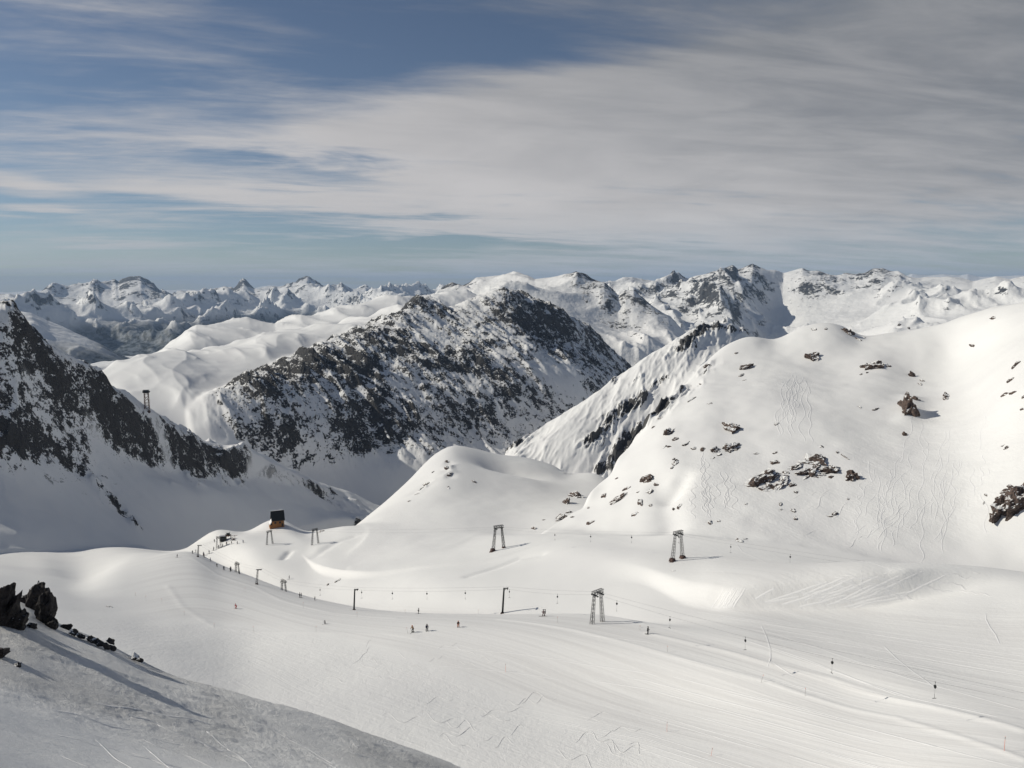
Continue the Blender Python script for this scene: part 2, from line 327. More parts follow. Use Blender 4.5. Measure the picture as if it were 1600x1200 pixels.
# shallow ledge along the piste edge
Zc = Z + D
def hollow(px, r, dz, wx, wr, rot=0):
    a = math.atan((px-800)/F); cx, cy = r*math.sin(a), r*math.cos(a)
    dx, dy = X-cx, Y-cy
    c, s = math.cos(R(rot)), math.sin(R(rot))
    u, v = (dx*c+dy*s)/wx, (-dx*s+dy*c)/wr
    return dz*np.exp(-(u*u+v*v))
Zc += hollow(800, 585, -10, 26, 20) + hollow(1150, 244, -.5, 9, 8)
Zc += hollow(425, 497, 1.2, 12, 10)
Zc -= 1.0*along([(1128,922),(1180,914),(1240,906),(1300,900),(1382,893)], 4)
Zc -= 2.6*along([(1036,752),(1046,775),(1049,800),(1048,822)], 6) + 3.0*along([(1066,745),(1058,760),(1052,768)], 5)
Zc -= .6*along([(732,900),(770,888),(812,872),(845,866)], 2.2)+.7*along([(495,868),(510,856),(530,845),(552,838)], 3)
for ln, hh, ww in (([(262,915),(285,948),(335,978),(400,986),(500,988),(600,990),(650,995)], .12, 1.3), ([(300,872),(340,898),(400,918),(440,938),(520,958),(620,966)], .16, 1.1), ([(780,968),(900,985),(1000,1010),(1200,1065),(1400,1122),(1600,1187)], .22, .7), ([(1012,990),(1150,1022),(1300,1062),(1450,1103),(1600,1143)], .30, .9)):
    Zc += hh*along(ln, ww)
Zc -= 1.0*along([(443,872),(452,862)], 2)
Zc += 1.5*along([(1424,622),(1420,640),(1416,655)], 6)

Z = Zc
ZF = Z.astype(np.float64)
# ------------------------------------------------------------------ distant ranges
AZ2 = np.concatenate([np.linspace(R(-80), R(-38), 60, endpoint=False), np.linspace(R(-38), R(38), 1150), np.linspace(R(38), R(80), 61)[1:]])
RR2 = np.array(spaced(2600, 9500, .0034)+spaced(9500, 17500, .0034)+spaced(17500, 42500, .009))
NC2, NR2 = len(AZ2), len(RR2)
X2 = RR2[:, None]*np.sin(AZ2)[None]; Y2 = RR2[:, None]*np.cos(AZ2)[None]
far = []
far.append(('mountain', [   # mountain with the white shoulder, behind the centre
    C([(560,-600.,3300),(800,-500.,3300),(1000,-560.,3300),(1300,-600.,3600)]),
    C([(560,-500.,3700),(700,480,3700,.1),(820,470,3600,.05),(900,500,3500,.1),(950,530,3400,.15),(1010,560,3400,.1),(1060,570,3450,.1),(1150,-500.,3700),(1300,-600.,4000)]),
    C([(560,-450.,4200),(700,460,4300,.2),(820,452,4000,.05),(880,462,3950,.05),(930,490,3850,.3),(960,505,3800,.5),(1000,520,3750,.4),(1050,530,3700,.2),(1150,-480.,4000),(1300,-600.,4200)]),
    C([(560,-450.,5200),(640,470,5000),(664,462,5000,.3),(681,458,4900,.5),(694,446,4900,.8),(707,439,4900,.9),(722,443,4900,.9),(735,437,4900,.8),(745,432,4950,.4),(775,431,5000,.1),(792,429,5000,.05),(805,428,5000,.05),(825,432,4900,.05),(836,438,4750,.05),(854,435,4600,.2),(872,431,4500,.5),(882,427,4480,.9),(893,425,4460,.95),(900,422,4450,1),(907,426,4430,.95),(925,436,4350,.9),(944,441,4300,.8),(966,463,4250,.7),(978,457,4200,.7),(990,455,4200,.6),(1009,473,4150,.6),(1030,488,4100,.5),(1046,498,4080,.4),(1062,514,4050,.3),(1078,528,4050,.2),(1150,-480.,4300),(1300,-600.,4500)], 1),
    C([(560,-700.,6000),(900,-600.,5800),(1300,-800.,6000)])]))
far.append(('mountain_range', [   # right hand range
    C([(820,-900.,5200),(1200,-900.,5200),(1400,-600.,4200),(2000,-400.,4000)]),
    C([(820,-800.,6000),(1060,530,5600,.2),(1120,535,5600,.3),(1160,530,5700,.4),(1210,530,6400,.0),(1260,500,6500,.1),(1350,495,6200,.1),(1500,485,5600,.1),(1650,470,5200,.1),(2000,470,5000,.1)]),
    C([(820,-700.,6800),(940,480,7000,.2),(1060,480,6300,.5),(1110,470,6200,.6),(1150,464,6700,.5),(1175,478,6900,.3),(1210,480,7200,.2),(1260,465,7200,.4),(1350,465,7000,.25),(1500,465,6600,.2),(1650,455,6200,.2),(2000,455,6000,.2)]),
    C([(820,-650.,8000),(900,450,8500,.2),(944,443,8500,.3),(965,440,8500,.4),(987,434,8500,.4),(1009,439,8500,.4),(1031,441,8400,.4),(1042,432,8300,.5),(1051,427,8300,.7),(1062,433,8200,.5),(1075,437,8000,.5),(1097,430,7800,.7),(1112,427,7700,.8),(1127,424,7700,.8),(1136,419,7700,.8),(1145,416,7700,.9),(1152,421,7700,.8),(1160,420,7700,.7),(1168,416,7700,.7),(1176,412,7700,.8),(1186,416,7700,.7),(1197,421,7700,.5),(1212,422,7800,.4),(1224,426,7900,.3),(1240,421,7900,.4),(1254,417,7900,.6),(1265,422,7900,.8),(1276,423,7900,.8),(1294,428,8000,.8),(1308,433,8000,.7),(1320,429,8000,.8),(1337,431,8000,.8),(1352,427,8000,.8),(1364,420,8000,.9),(1378,420,8000,.9),(1390,425,8000,.8),(1404,428,8000,.6),(1416,433,8000,.4),(1440,436,7900,.3),(1470,435,7800,.3),(1500,434,7800,.4),(1520,438,7700,.3),(1556,430,7600,.5),(1578,434,7500,.4),(1600,430,7500,.6),(1640,425,7400,.5),(2000,420,7000,.5)], 1),
    C([(820,-1200.,11000),(2000,-1200.,11000)])]))
far.append(('mountain_range', [  # left range, near half
    C([(-300,-1000.,5200),(0,-1100.,5000),(300,-1200.,5200),(700,-900.,6000)]),
    C([(-300,530,5600,.1),(0,545,5600,.0),(120,568,5500,0),(190,572,5600,0),(260,570,6000,0),(340,-750.,6500),(700,-800.,7000)]),
    C([(-300,500,6000,.1),(0,490,6300,.1),(35,488,6400,.1),(50,490,6400,.1),(75,502,6400),(100,512,6300),(130,527,6200),(160,540,6100),(190,556,6100),(220,566,6200),(330,-700.,7000),(700,-800.,7500)], 1),
    C([(-300,-1100.,7500),(700,-1100.,8500)])]))
far.append(('mountain_range', [
    C([(-300,-1200.,7200),(700,-1200.,8000)]),
    C([(-300,-1000.,8000),(100,560,8200,0),(160,548,8200,0),(200,545,8200,0),(250,545,8400,0),(280,540,8600,0),(340,-900.,9000),(700,-900.,9500)]),
    C([(-300,480,9000,.2),(0,490,9000,.2),(60,495,9200,.2),(110,505,9300,.2),(150,512,9300,.2),(180,517,9000,.1),(220,516,9000,.1),(250,530,9200,.1),(300,510,9800,.1),(340,498,10000,.2),(400,-700.,10500),(700,-800.,11500)]),
    C([(-300,465,11500,.3),(0,480,11500,.3),(60,475,11500,.3),(110,478,11500,.3),(180,478,11500,.3),(250,480,11500,.3),(300,490,11500,.3),(350,488,12000,.3),(450,485,12500,.2),(550,475,13000,.3),(700,470,13500,.3)]),
    C([(-300,455,14000,.5),(-60,466,14000,.5),(0,464,14000,.6),(15,461,14000,.6),(26,463,14000,.6),(38,459,14000,.6),(55,457,14000,.6),(64,459,14000,.6),(75,452,14000,.7),(82,450,14000,.7),(97,452,14000,.7),(112,450,14000,.7),(130,447,14000,.7),(141,445,14000,.8),(152,441,14000,.8),(158,446,14000,.7),(165,446,14000,.6),(174,446,14000,.7),(180,443,13900,.8),(185,445,13800,.8),(190,441,13700,.9),(200,436,13700,.9),(212,434,13700,.9),(219,434,13700,.9),(225,438,13700,.9),(240,444,13700,.9),(250,453,13700,.9),(257,453,13700,.8),(270,461,13900,.7),(285,459,14500,.6),(300,461,14500,.6),(325,460,14500,.6),(338,455,14500,.6),(350,452,14500,.7),(365,455,14300,.9),(370,449,14300,1),(374,441,14300,1),(380,437,14300,1),(385,441,14300,1),(390,446,14300,1),(398,453,14400,.9),(404,451,14600,.7),(422,450,15000,.6),(436,451,15000,.6),(447,447,15000,.8),(456,444,15000,.8),(462,443,15000,.8),(467,438,15000,.9),(479,434,15000,.9),(487,438,15000,.9),(495,440,15000,.8),(505,444,15200,.8),(516,443,15500,.8),(527,443,16000,.7),(533,438,16000,.7),(538,443,16000,.7),(550,450,16000,.6),(562,449,16000,.7),(571,447,16000,.7),(580,453,16000,.6),(590,456,16000,.5),(610,458,16500,.4),(640,457,17000,.4),(700,457,17000,.4)], 1),
    C([(-300,-2200.,20000),(700,-2200.,22000)])]))
far.append(('mountain_range', [   # faint farthest range on the horizon
    C([(-300,-2500.,24000),(2000,-2500.,24000)]),
    C([(-300,452,34000,.5),(0,456,34000,.5),(120,453,34000,.5),(200,455,34000,.5),(300,452,34000,.5),(370,456,34000,.5),(420,447,34000,.5),(520,449,34000,.6),(600,456,34000,.5),(700,454,34000,.5),(900,446,34000,.4),(980,437,32000,.4),(1040,438,32000,.4),(1200,433,32000,.4),(1400,436,30000,.4),(1425,429,30000,.4),(1450,431,30000,.4),(1475,428,30000,.4),(1500,430,30000,.4),(1512,428,30000,.4),(1530,432,30000,.4),(1600,430,30000,.4),(2000,425,30000,.4)], 1),
    C([(-300,-3000.,42500),(2000,-3000.,42500)])]))
Z2 = np.full((NR2, NC2), -1500.); Z2 -= (RR2[:, None]-2600)*.01
Q2 = np.zeros_like(Z2); ID2 = np.zeros(Z2.shape, np.int16)-1
A2 = [110, 150, 110, 330, 260]; L2 = [800, 1050, 900, 2300, 4200]
for i, (nm, cv) in enumerate(far):
    z, q, v = loft(cv, AZ2, RR2)
    kc = [k for k, c in enumerate(cv) if c.lin][-1] if any(c.lin for c in cv) else None
    cr, cz, _ = cv[kc].at(AZ2) if kc is not None else (0, 0, 0)
    near = z > Z2-400
    x, y = X2[near], Y2[near]
    L = L2[i]
    wx = fbm(x/L/1.5, y/L/1.5, 2, 7)*.35
    n = ridged(x/L+wx, y/L-wx, 7, 30+i, .60 if i == 3 else .54)-.75
    n2 = fbm(x/L*4, y/L*4, 4, 50+i, .55)
    # keep the crest line where it is: relief grows away from it
    dr = np.abs(RR2[:, None]-cr[None])/(L*1.1)
    damp = .10+.9*np.clip(dr, 0, 1)
    z = z.astype(np.float64)
    qq = .35+.65*q
    z[near] += (A2[i]*n*damp[near]*(.55+.45*q[near])) + A2[i]*.10*n2*(.3+.7*q[near])
    up = z > Z2
    Z2 = np.where(up, z, Z2); Q2 = np.where(up, q, Q2); ID2 = np.where(up, i, ID2)
# ------------------------------------------------------------------ node helpers
def mat(name):
    m = bpy.data.materials.new(name); m.use_nodes = True
    nt = m.node_tree; nt.nodes.clear(); return m, nt
class N:
    def __init__(s, nt): s.nt = nt
    def n(s, t, **k):
        o = s.nt.nodes.new(t)
        for a, b in k.items(): setattr(o, a, b)
        return o
    def set(s, sock, v):
        if isinstance(v, bpy.types.NodeSocket): s.nt.links.new(v, sock)
        elif v is not None: sock.default_value = v
    def m(s, op, a, b=None, c=None, clamp=False):
        o = s.n('ShaderNodeMath', operation=op, use_clamp=clamp)
        s.set(o.inputs[0], a); s.set(o.inputs[1], b); s.set(o.inputs[2], c); return o.outputs[0]
    def vm(s, op, a, b=None):
        o = s.n('ShaderNodeVectorMath', operation=op)
        s.set(o.inputs[0], a); s.set(o.inputs[1], b); return o.outputs[0]
    def mix(s, f, a, b):
        o = s.n('ShaderNodeMix', data_type='RGBA'); s.set(o.inputs[0], f); s.set(o.inputs[6], a); s.set(o.inputs[7], b); return o.outputs[2]
    def mixf(s, f, a, b):
        o = s.n('ShaderNodeMix', data_type='FLOAT'); s.set(o.inputs[0], f); s.set(o.inputs[2], a); s.set(o.inputs[3], b); return o.outputs[0]
    def noise(s, v, sc, det=4, ro=.5, dist=0, dim='3D'):
        o = s.n('ShaderNodeTexNoise', noise_dimensions=dim); s.set(o.inputs['Vector'], v)
        o.inputs['Scale'].default_value = sc; o.inputs['Detail'].default_value = det; o.inputs['Roughness'].default_value = ro; o.inputs['Distortion'].default_value = dist
        return o.outputs[0]
    def ss(s, x, a, b):
        o = s.n('ShaderNodeMapRange', interpolation_type='SMOOTHSTEP'); s.set(o.inputs[0], x); s.set(o.inputs[1], a); s.set(o.inputs[2], b); return o.outputs[0]
    def attr(s, name):
        return s.n('ShaderNodeAttribute', attribute_name=name)
    def xyz(s, v):
        o = s.n('ShaderNodeSeparateXYZ'); s.set(o.inputs[0], v); return o.outputs
    def comb(s, x, y, z):
        o = s.n('ShaderNodeCombineXYZ'); s.set(o.inputs[0], x); s.set(o.inputs[1], y); s.set(o.inputs[2], z); return o.outputs[0]
    def bump(s, h, dist, st=1.0, nrm=None):
        o = s.n('ShaderNodeBump'); s.set(o.inputs['Height'], h); s.set(o.inputs['Distance'], dist); s.set(o.inputs['Strength'], st)
        if nrm is not None: s.set(o.inputs['Normal'], nrm)
        return o.outputs[0]
    def out(s, base, rough, nrm=None, spec=.3, metal=0):
        b = s.n('ShaderNodeBsdfPrincipled'); s.set(b.inputs['Base Color'], base); s.set(b.inputs['Roughness'], rough)
        b.inputs['Specular IOR Level'].default_value = spec; b.inputs['Metallic'].default_value = metal
        if nrm is not None: s.set(b.inputs['Normal'], nrm)
        o = s.n('ShaderNodeOutputMaterial'); s.nt.links.new(b.outputs[0], o.inputs[0]); return b
SNOW = (.81, .805, .785, 1); SNOW2 = (.70, .69, .675, 1)

def snow_material(name, far=False):
    m, nt = mat(name); g = N(nt)
    A = g.attr('surface').outputs['Vector']; rock, tracked, groom = g.xyz(A)
    B = g.attr('extra').outputs['Vector']; debris, forest, stretch = g.xyz(B)
    flow = g.attr('flow').outputs['Vector']
    rv = g.attr('rockspace').outputs['Vector']
    pos = g.n('ShaderNodeNewGeometry').outputs['Position']
    nrm = g.n('ShaderNodeNewGeometry').outputs['Normal']
    nz = g.xyz(nrm)[2]
    # rock shows where the attribute asks for it and where the surface is steep
    n1 = g.noise(rv, 1.0, 9, .62, .3)
    n2 = g.noise(rv, 5.3, 5, .6)
    steep = g.m('SUBTRACT', 1.0, nz)
    e = g.m('MULTIPLY', rock, 1.05 if not far else 1.3)
    e = g.m('ADD', e, g.m('MULTIPLY', g.m('SUBTRACT', n1, .5), 2.3))
    e = g.m('ADD', e, g.m('MULTIPLY', g.m('SUBTRACT', n2, .5), 1.6))
    e = g.m('ADD', e, g.m('MULTIPLY', g.m('SUBTRACT', steep, .25), 1.3 if not far else 1.3))
    gate = g.ss(rock, .015, .16)
    rmask = g.m('MULTIPLY', g.ss(e, .62, .74 if not far else .95), gate)
    rc = g.mix(g.noise(rv, 14, 3, .6), (.013, .014, .016, 1), (.11, .106, .102, 1))
    if far: rc = g.mix(g.noise(rv, 9, 3, .6), (.03, .032, .036, 1), (.09, .088, .085, 1))
    # snow
    big = g.noise(pos, .02 if not far else .0015, 3, .5)
    sc = g.mix(g.ss(big, .35, .7), SNOW, (.775, .768, .755, 1))
    st = g.noise(g.vm('MULTIPLY', flow, (130, 5, 1)), 1.0, 3, .55)
    st2 = g.noise(g.vm('MULTIPLY', flow, (34, 2.2, 1)), 1.0, 2, .5)
    stripe = g.m('MULTIPLY', g.m('ADD', g.ss(st, .42, .66), g.ss(st2, .45, .62)), .5)
    sc = g.mix(g.m('MULTIPLY', groom, stripe), sc, SNOW2)
    sc = g.mix(g.m('MULTIPLY', groom, .25), sc, SNOW2)
    col_ = g.mix(rmask, sc, rc)
    col_ = g.mix(forest, col_, g.mix(g.ss(g.noise(pos, .02, 6, .6), .42, .56), (.012, .02, .018, 1), (.14, .16, .18, 1)))
    # relief
    cam = g.m('ADD', 0, 0)
    def squiggle(v, sc_, w, dist=1.5):
        n = g.noise(v, sc_, 1.5, .45, dist)
        return g.m('SUBTRACT', 1.0, g.ss(g.m('ABSOLUTE', g.m('SUBTRACT', n, .5)), 0.0, w))
    if not far:
        tr = g.m('ADD', g.m('MULTIPLY', squiggle(pos, .11, .02), .7), g.m('MULTIPLY', squiggle(g.vm('MULTIPLY', pos, (1.5, .5, .5)), .12, .03), .6))
        h = g.m('MULTIPLY', g.m('MULTIPLY', tr, tracked), -.02)
        h = g.m('ADD', h, g.m('MULTIPLY', g.m('MULTIPLY', g.m('SUBTRACT', g.noise(g.vm('MULTIPLY', pos, (1.0, .6, .6)), .5, 7, .66, .6), .5), tracked), .17))
        h = g.m('ADD', h, g.m('MULTIPLY', g.m('MULTIPLY', g.m('SUBTRACT', g.noise(g.vm('MULTIPLY', flow, (75, 22, 1)), 1.0, 6, .65, .8), .5), tracked), .17))
        h = g.m('ADD', h, g.m('MULTIPLY', g.m('MULTIPLY', g.m('SUBTRACT', g.noise(pos, 9, 4, .7), .5), debris), .16))
        h = g.m('ADD', h, g.m('MULTIPLY', g.m('MULTIPLY', g.m('SUBTRACT', g.noise(pos, 2.6, 7, .7, .6), .5), debris), .36))
        h = g.m('ADD', h, g.m('MULTIPLY', g.m('MULTIPLY', g.m('SUBTRACT', g.noise(g.vm('MULTIPLY', pos, (.32, 1.5, .8)), 1.0, 8, .68, .5), .5), debris), .32))
        h = g.m('ADD', h, g.m('MULTIPLY', g.m('MULTIPLY', g.m('SUBTRACT', g.noise(pos, 4.5, 8, .75, .3), .5), debris), .18))
        h = g.m('ADD', h, g.m('MULTIPLY', g.m('MULTIPLY', g.m('ADD', st, st2), groom), .10))
        h = g.m('ADD', h, g.m('MULTIPLY', g.noise(pos, .9, 5, .55), .05))
        rh = g.m('MULTIPLY', g.m('MULTIPLY', g.m('ADD', n1, g.m('MULTIPLY', n2, .35)), rmask), stretch)
        h = g.m('ADD', h, rh)
        nb = g.bump(h, 1.0)
    else:
        nb = g.bump(g.m('ADD', g.m('MULTIPLY', g.m('ADD', n1, g.m('MULTIPLY', n2, .3)), g.m('MULTIPLY', rmask, stretch)), g.m('MULTIPLY', g.noise(pos, .012, 5, .55), 14)), 1.0)
    g.out(col_, g.mixf(rmask, .62, .85), nb, .25)
    return m
M_NEAR = snow_material('snow_and_rock'); M_FAR = snow_material('far_snow_and_rock', True)

# ------------------------------------------------------------------ building the sheets, split by landform
def sheet(name, X, Y, Z, mask, attrs, m, structure=True):
    nr, nc = Z.shape
    quad = mask[:-1, :-1]
    ii, jj = np.nonzero(quad)
    a = ii*nc+jj
    quads = np.stack([a, a+1, a+nc+1, a+nc], 1)
    used, inv = np.unique(quads.ravel(), return_inverse=True)
    me = bpy.data.meshes.new(name)
    co = np.stack([X.ravel()[used], Y.ravel()[used], Z.ravel()[used]], 1).astype(np.float32)
    nq = len(quads)
    me.vertices.add(len(used)); me.vertices.foreach_set('co', co.ravel())
    me.loops.add(nq*4); me.loops.foreach_set('vertex_index', inv.astype(np.int32))
    me.polygons.add(nq); me.polygons.foreach_set('loop_start', np.arange(0, nq*4, 4, dtype=np.int32))
    me.polygons.foreach_set('loop_total', np.full(nq, 4, np.int32))
    me.update(calc_edges=True)
    me.shade_smooth()
    for an, arr in attrs.items():
        t = me.attributes.new(an, 'FLOAT_VECTOR', 'POINT')
        t.data.foreach_set('vector', arr.reshape(-1, 3)[used].astype(np.float32).ravel())
    me.materials.append(m)
    o = bpy.data.objects.new(name, me); col.objects.link(o)
    o['kind'] = 'structure'
    return o
# attributes of the near sheet
tracked = np.zeros_like(Z)
dome = (ID == 3)
zed = hollow
tr = 0
for px, r, wx, wr, a in [(1215, 520, 25, 50, 1.2), (1120, 365, 25, 35, 1.0), (1180, 380, 25, 30, .7), (1400, 385, 55, 45, 1.1), (1330, 335, 45, 25, 1.0), (1480, 480, 40, 70, .7), (1500, 410, 40, 50, .8)]:
    tr = tr + hollow(px, r, a, wx, wr)
tracked = np.where(dome, np.clip(tr, 0, 1.1), 0)
off = (ID == 1)*sstep(lower+.01, lower-.06, S)*sstep(90, 130, LR)
tracked = np.where(ID == 1, off*.9+sstep(-.02, .1, S)*sstep(.5, .4, S)*sstep(1000, 1150, pxs)*.5, tracked)
tracked = np.where(ID == 1, np.maximum(tracked, hollow(1330, 250, 1.0, 45, 14)), tracked)
tracked = np.where((ID == 2) | ((ID == 1) & (S > .05) & (pxs < 1000)), .8*hollow(600, 440, 1, 60, 60), tracked)
tracked = blur(tracked, 12)
debris = (.12+.88*sstep(48, 74, LR))*blur((ID == 0)*1.0, 10)*(.5+.5*sstep(-.3, .35, fbm(X/13, Y/22, 3, 99)))
Qn = blur(np.clip(Q, 0, 1), 2)
scl = np.array([3, 10, 9, 14, 26, 8, 40, 24, 60], float)[ID]
P = np.stack([X/scl, Y/scl, Z/scl], 2)
u = (X*.35+Y*.94)/70; vv = (X*.94-Y*.35)/13
band = np.stack([u, vv, Z/13*.5], 2)
P = np.where(((ID == 4) | (ID == 3))[..., None], band, P)
uc, vc = X*.57+Y*.82, X*.82-Y*.57
P = np.where((ID == 7)[..., None], np.stack([(uc+.35*vc)/19, vc/27, Z/16], 2), P)
hb = np.array([.3, .5, 1.5, 2, 5, 5.0, 8, 16, 12], float)[ID]
attrs = {'surface': np.stack([Qn, tracked, np.clip(groom+.8*groomR, 0, 1)], 2),
         'extra': np.stack([debris, np.zeros_like(Z), hb], 2),
         'flow': np.stack([S, AZg, np.zeros_like(Z)], 2), 'rockspace': P}
for i, (nm, k, cv) in enumerate(lands):
    sheet(nm, X, Y, Z, ID == i, attrs, M_NEAR)
forest = sstep(-330, -470, Z2+50*fbm(X2/500, Y2/500, 3, 8))*np.isin(ID2, [2, 3])*sstep(.32, .1, Q2) + (ID2 == 1)*sstep(-430, -520, Z2)*sstep(6900, 6500, RR2[:, None])
scl2 = np.array([90, 130, 150, 260, 600], float)[ID2]
attrs2 = {'surface': np.stack([Q2, 0*Z2, 0*Z2], 2), 'extra': np.stack([np.clip(forest, 0, 1), np.clip(forest, 0, 1), np.array([25, 40, 35, 60, 90], float)[ID2]], 2),
          'flow': np.stack([0*Z2]*3, 2), 'rockspace': np.stack([X2/scl2, Y2/scl2, Z2/scl2], 2)}
for i, nm in enumerate(['distant_mountain', 'distant_mountain_range', 'distant_forested_hills', 'distant_mountain_range', 'horizon_mountains']):
    sheet(nm, X2, Y2, Z2, ID2 == i, attrs2, M_FAR)
sheet('valley_floor', X2, Y2, Z2, ID2 == -1, attrs2, M_FAR)
# ------------------------------------------------------------------ bookkeeping for things and parts
def new_obj(name, me, parent=None, m=None):
    o = bpy.data.objects.new(name, me); col.objects.link(o)
    if parent is not None: o.parent = parent
    if m is not None: me.materials.append(m)
    return o
def tag(o, label, cat, group=None):
    o['label'] = label; o['category'] = cat
    if group: o['group'] = group
    return o
def empty(name, loc, rz=0.0, scale=1.0):
    o = bpy.data.objects.new(name, None); col.objects.link(o)
    o.location = loc; o.rotation_euler = (0, 0, rz); o.scale = (scale,)*3; return o
def copy_tree(o, parent=None):
    c = o.copy(); col.objects.link(c); c.parent = parent
    for ch in [k for k in PROTO if k.parent == o]:
        PROTO.append(copy_tree(ch, c))
    return c
PROTO = []
class MB:
    def __init__(s): s.v = []; s.f = []
    def bar(s, a, b, r, r2=None, n=6):
        a = Vector(a); b = Vector(b); d = (b-a).normalized()
        u = d.orthogonal().normalized(); w = d.cross(u); k = len(s.v); r2 = r if r2 is None else r2
        for p, q in ((a, r), (b, r2)):
            for i in range(n):
                t = 2*math.pi*(i+.5)/n; s.v.append(p+u*math.cos(t)*q+w*math.sin(t)*q)
        for i in range(n): s.f.append((k+i, k+(i+1) % n, k+n+(i+1) % n, k+n+i))
        s.f.append(tuple(k+i for i in range(n))[::-1]); s.f.append(tuple(k+n+i for i in range(n)))
    def box(s, c, d, rz=0.0, taper=1.0):
        c = Vector(c); k = len(s.v); cr, sr = math.cos(rz), math.sin(rz)
        for z in (-1, 1):
            q = taper if z > 0 else 1
            for x, y in ((-1, -1), (1, -1), (1, 1), (-1, 1)):
                X_, Y_ = x*d[0]/2*q, y*d[1]/2*q
                s.v.append(c+Vector((X_*cr-Y_*sr, X_*sr+Y_*cr, z*d[2]/2)))
        for f in ((0, 3, 2, 1), (4, 5, 6, 7), (0, 1, 5, 4), (1, 2, 6, 5), (2, 3, 7, 6), (3, 0, 4, 7)): s.f.append(tuple(k+i for i in f))
    def poly(s, pts, faces):
        k = len(s.v); s.v += [Vector(p) for p in pts]; s.f += [tuple(k+i for i in f) for f in faces]
    def ball(s, c, r, sc=(1, 1, 1), n=8, m_=6):
        k = len(s.v); c = Vector(c)
        for i in range(m_+1):
            th = math.pi*i/m_
            for j in range(n):
                ph = 2*math.pi*j/n
                s.v.append(c+Vector((math.sin(th)*math.cos(ph)*r*sc[0], math.sin(th)*math.sin(ph)*r*sc[1], math.cos(th)*r*sc[2])))
        for i in range(m_):
            for j in range(n): s.f.append((k+i*n+j, k+(i+1)*n+j, k+(i+1)*n+(j+1) % n, k+i*n+(j+1) % n))
    def build(s, name, m, parent=None, smooth=False):
        me = bpy.data.meshes.new(name); me.from_pydata([tuple(p) for p in s.v], [], s.f); me.update()
        if smooth: me.shade_smooth()
        o = new_obj(name, me, parent, m); PROTO.append(o); return o
def simple(name, c, rough=.6, metal=0, var=.25, sc=3.0, bump=.02):
    m, nt = mat(name); g = N(nt)
    pos = g.n('ShaderNodeTexCoord').outputs['Object']
    n = g.noise(pos, sc, 5, .6)
    k = g.ss(n, .3, .7)
    c1 = tuple(x*(1-var) for x in c)+(1,); c2 = tuple(min(1, x*(1+var)) for x in c)+(1,)
    g.out(g.mix(k, c1, c2), rough, g.bump(n, bump), .4, metal); return m
M_STEEL = simple('galvanised_steel', (.10, .10, .10), .5, .4)
M_DARK = simple('dark_steel', (.018, .02, .02), .5, .3)
M_RUST = simple('rusty_steel', (.09, .045, .03), .7, .2)
M_CONC = simple('stained_concrete', (.075, .045, .038), .85, 0, .5, 2, .05)
M_CABLE = simple('steel_rope', (.12, .12, .12), .4, .6)
M_RUBBER = simple('black_rubber', (.02, .02, .02), .7)
def wood_mat():
    m, nt = mat('brown_timber_boards'); g = N(nt)
    pos = g.n('ShaderNodeTexCoord').outputs['Object']
    x, y, z = g.xyz(pos)
    bd = g.m('FRACT', g.m('MULTIPLY', z, 4.5)); gap = g.m('SUBTRACT', 1.0, g.ss(g.m('ABSOLUTE', g.m('SUBTRACT', bd, .5)), .38, .48))
    n = g.noise(g.vm('MULTIPLY', pos, (1, 1, 9)), 1.5, 5, .6)
    c = g.mix(n, (.19, .085, .028, 1), (.42, .19, .06, 1))
    c = g.mix(gap, (.03, .012, .006, 1), c)
    g.out(c, .7, g.bump(gap, .03)); return m
M_WOOD = wood_mat()
M_SNOWOBJ = simple('packed_snow', (.80, .795, .785), .6, 0, .03, 2, .05)
def rock_mat(name, a, b, snowy=.55):
    m, nt = mat(name); g = N(nt)
    geo = g.n('ShaderNodeNewGeometry'); pos = geo.outputs['Position']; nz = g.xyz(geo.outputs['Normal'])[2]
    n = g.noise(pos, .9, 8, .65); n2 = g.noise(pos, .35, 6, .6)
    c = g.mix(g.ss(n, .35, .65), a+(1,), b+(1,))
    s = g.ss(g.m('ADD', nz, g.m('MULTIPLY', g.m('SUBTRACT', n2, .5), 1.6)), 1.02-snowy*.35, 1.08-snowy*.35)
    g.out(g.mix(s, c, SNOW), .85, g.bump(n, .5)); return m
M_ROCK = rock_mat('brown_rock_with_snow', (.032, .024, .021), (.13, .092, .074), .60)
M_ROCKB = rock_mat('dark_bare_rock', (.010, .009, .009), (.04, .034, .032), .05)
# ------------------------------------------------------------------ rocks
import mathutils
def rock_mesh(seed, sub=3, flat=.6, jag=.5):
    bm = bmesh.new(); bmesh.ops.create_icosphere(bm, subdivisions=sub, radius=1)
    r_ = random.Random(seed); off = Vector((r_.uniform(-50, 50), r_.uniform(-50, 50), r_.uniform(-50, 50)))
    cuts = []
    for i in range(11):
        n = Vector((r_.gauss(0, 1), r_.gauss(0, 1), r_.gauss(0, .8))).normalized(); cuts.append((n, r_.uniform(.45, .85)))
    for v in bm.verts:
        p = v.co.copy()
        for n, d in cuts:
            k = p.dot(n)
            if k > d: p -= n*(k-d)*.92
        q = mathutils.noise.fractal(p*2.2+off, 1.0, 2.1, 5)
        p *= 1+jag*q*.55
        v.co = p
    me = bpy.data.meshes.new('rock'); bm.to_mesh(me); bm.free(); return me
RK = [rock_mesh(s, 3, jag=.65) for s in range(9)]
for me in RK: me.materials.append(M_ROCK)
small_n = 0
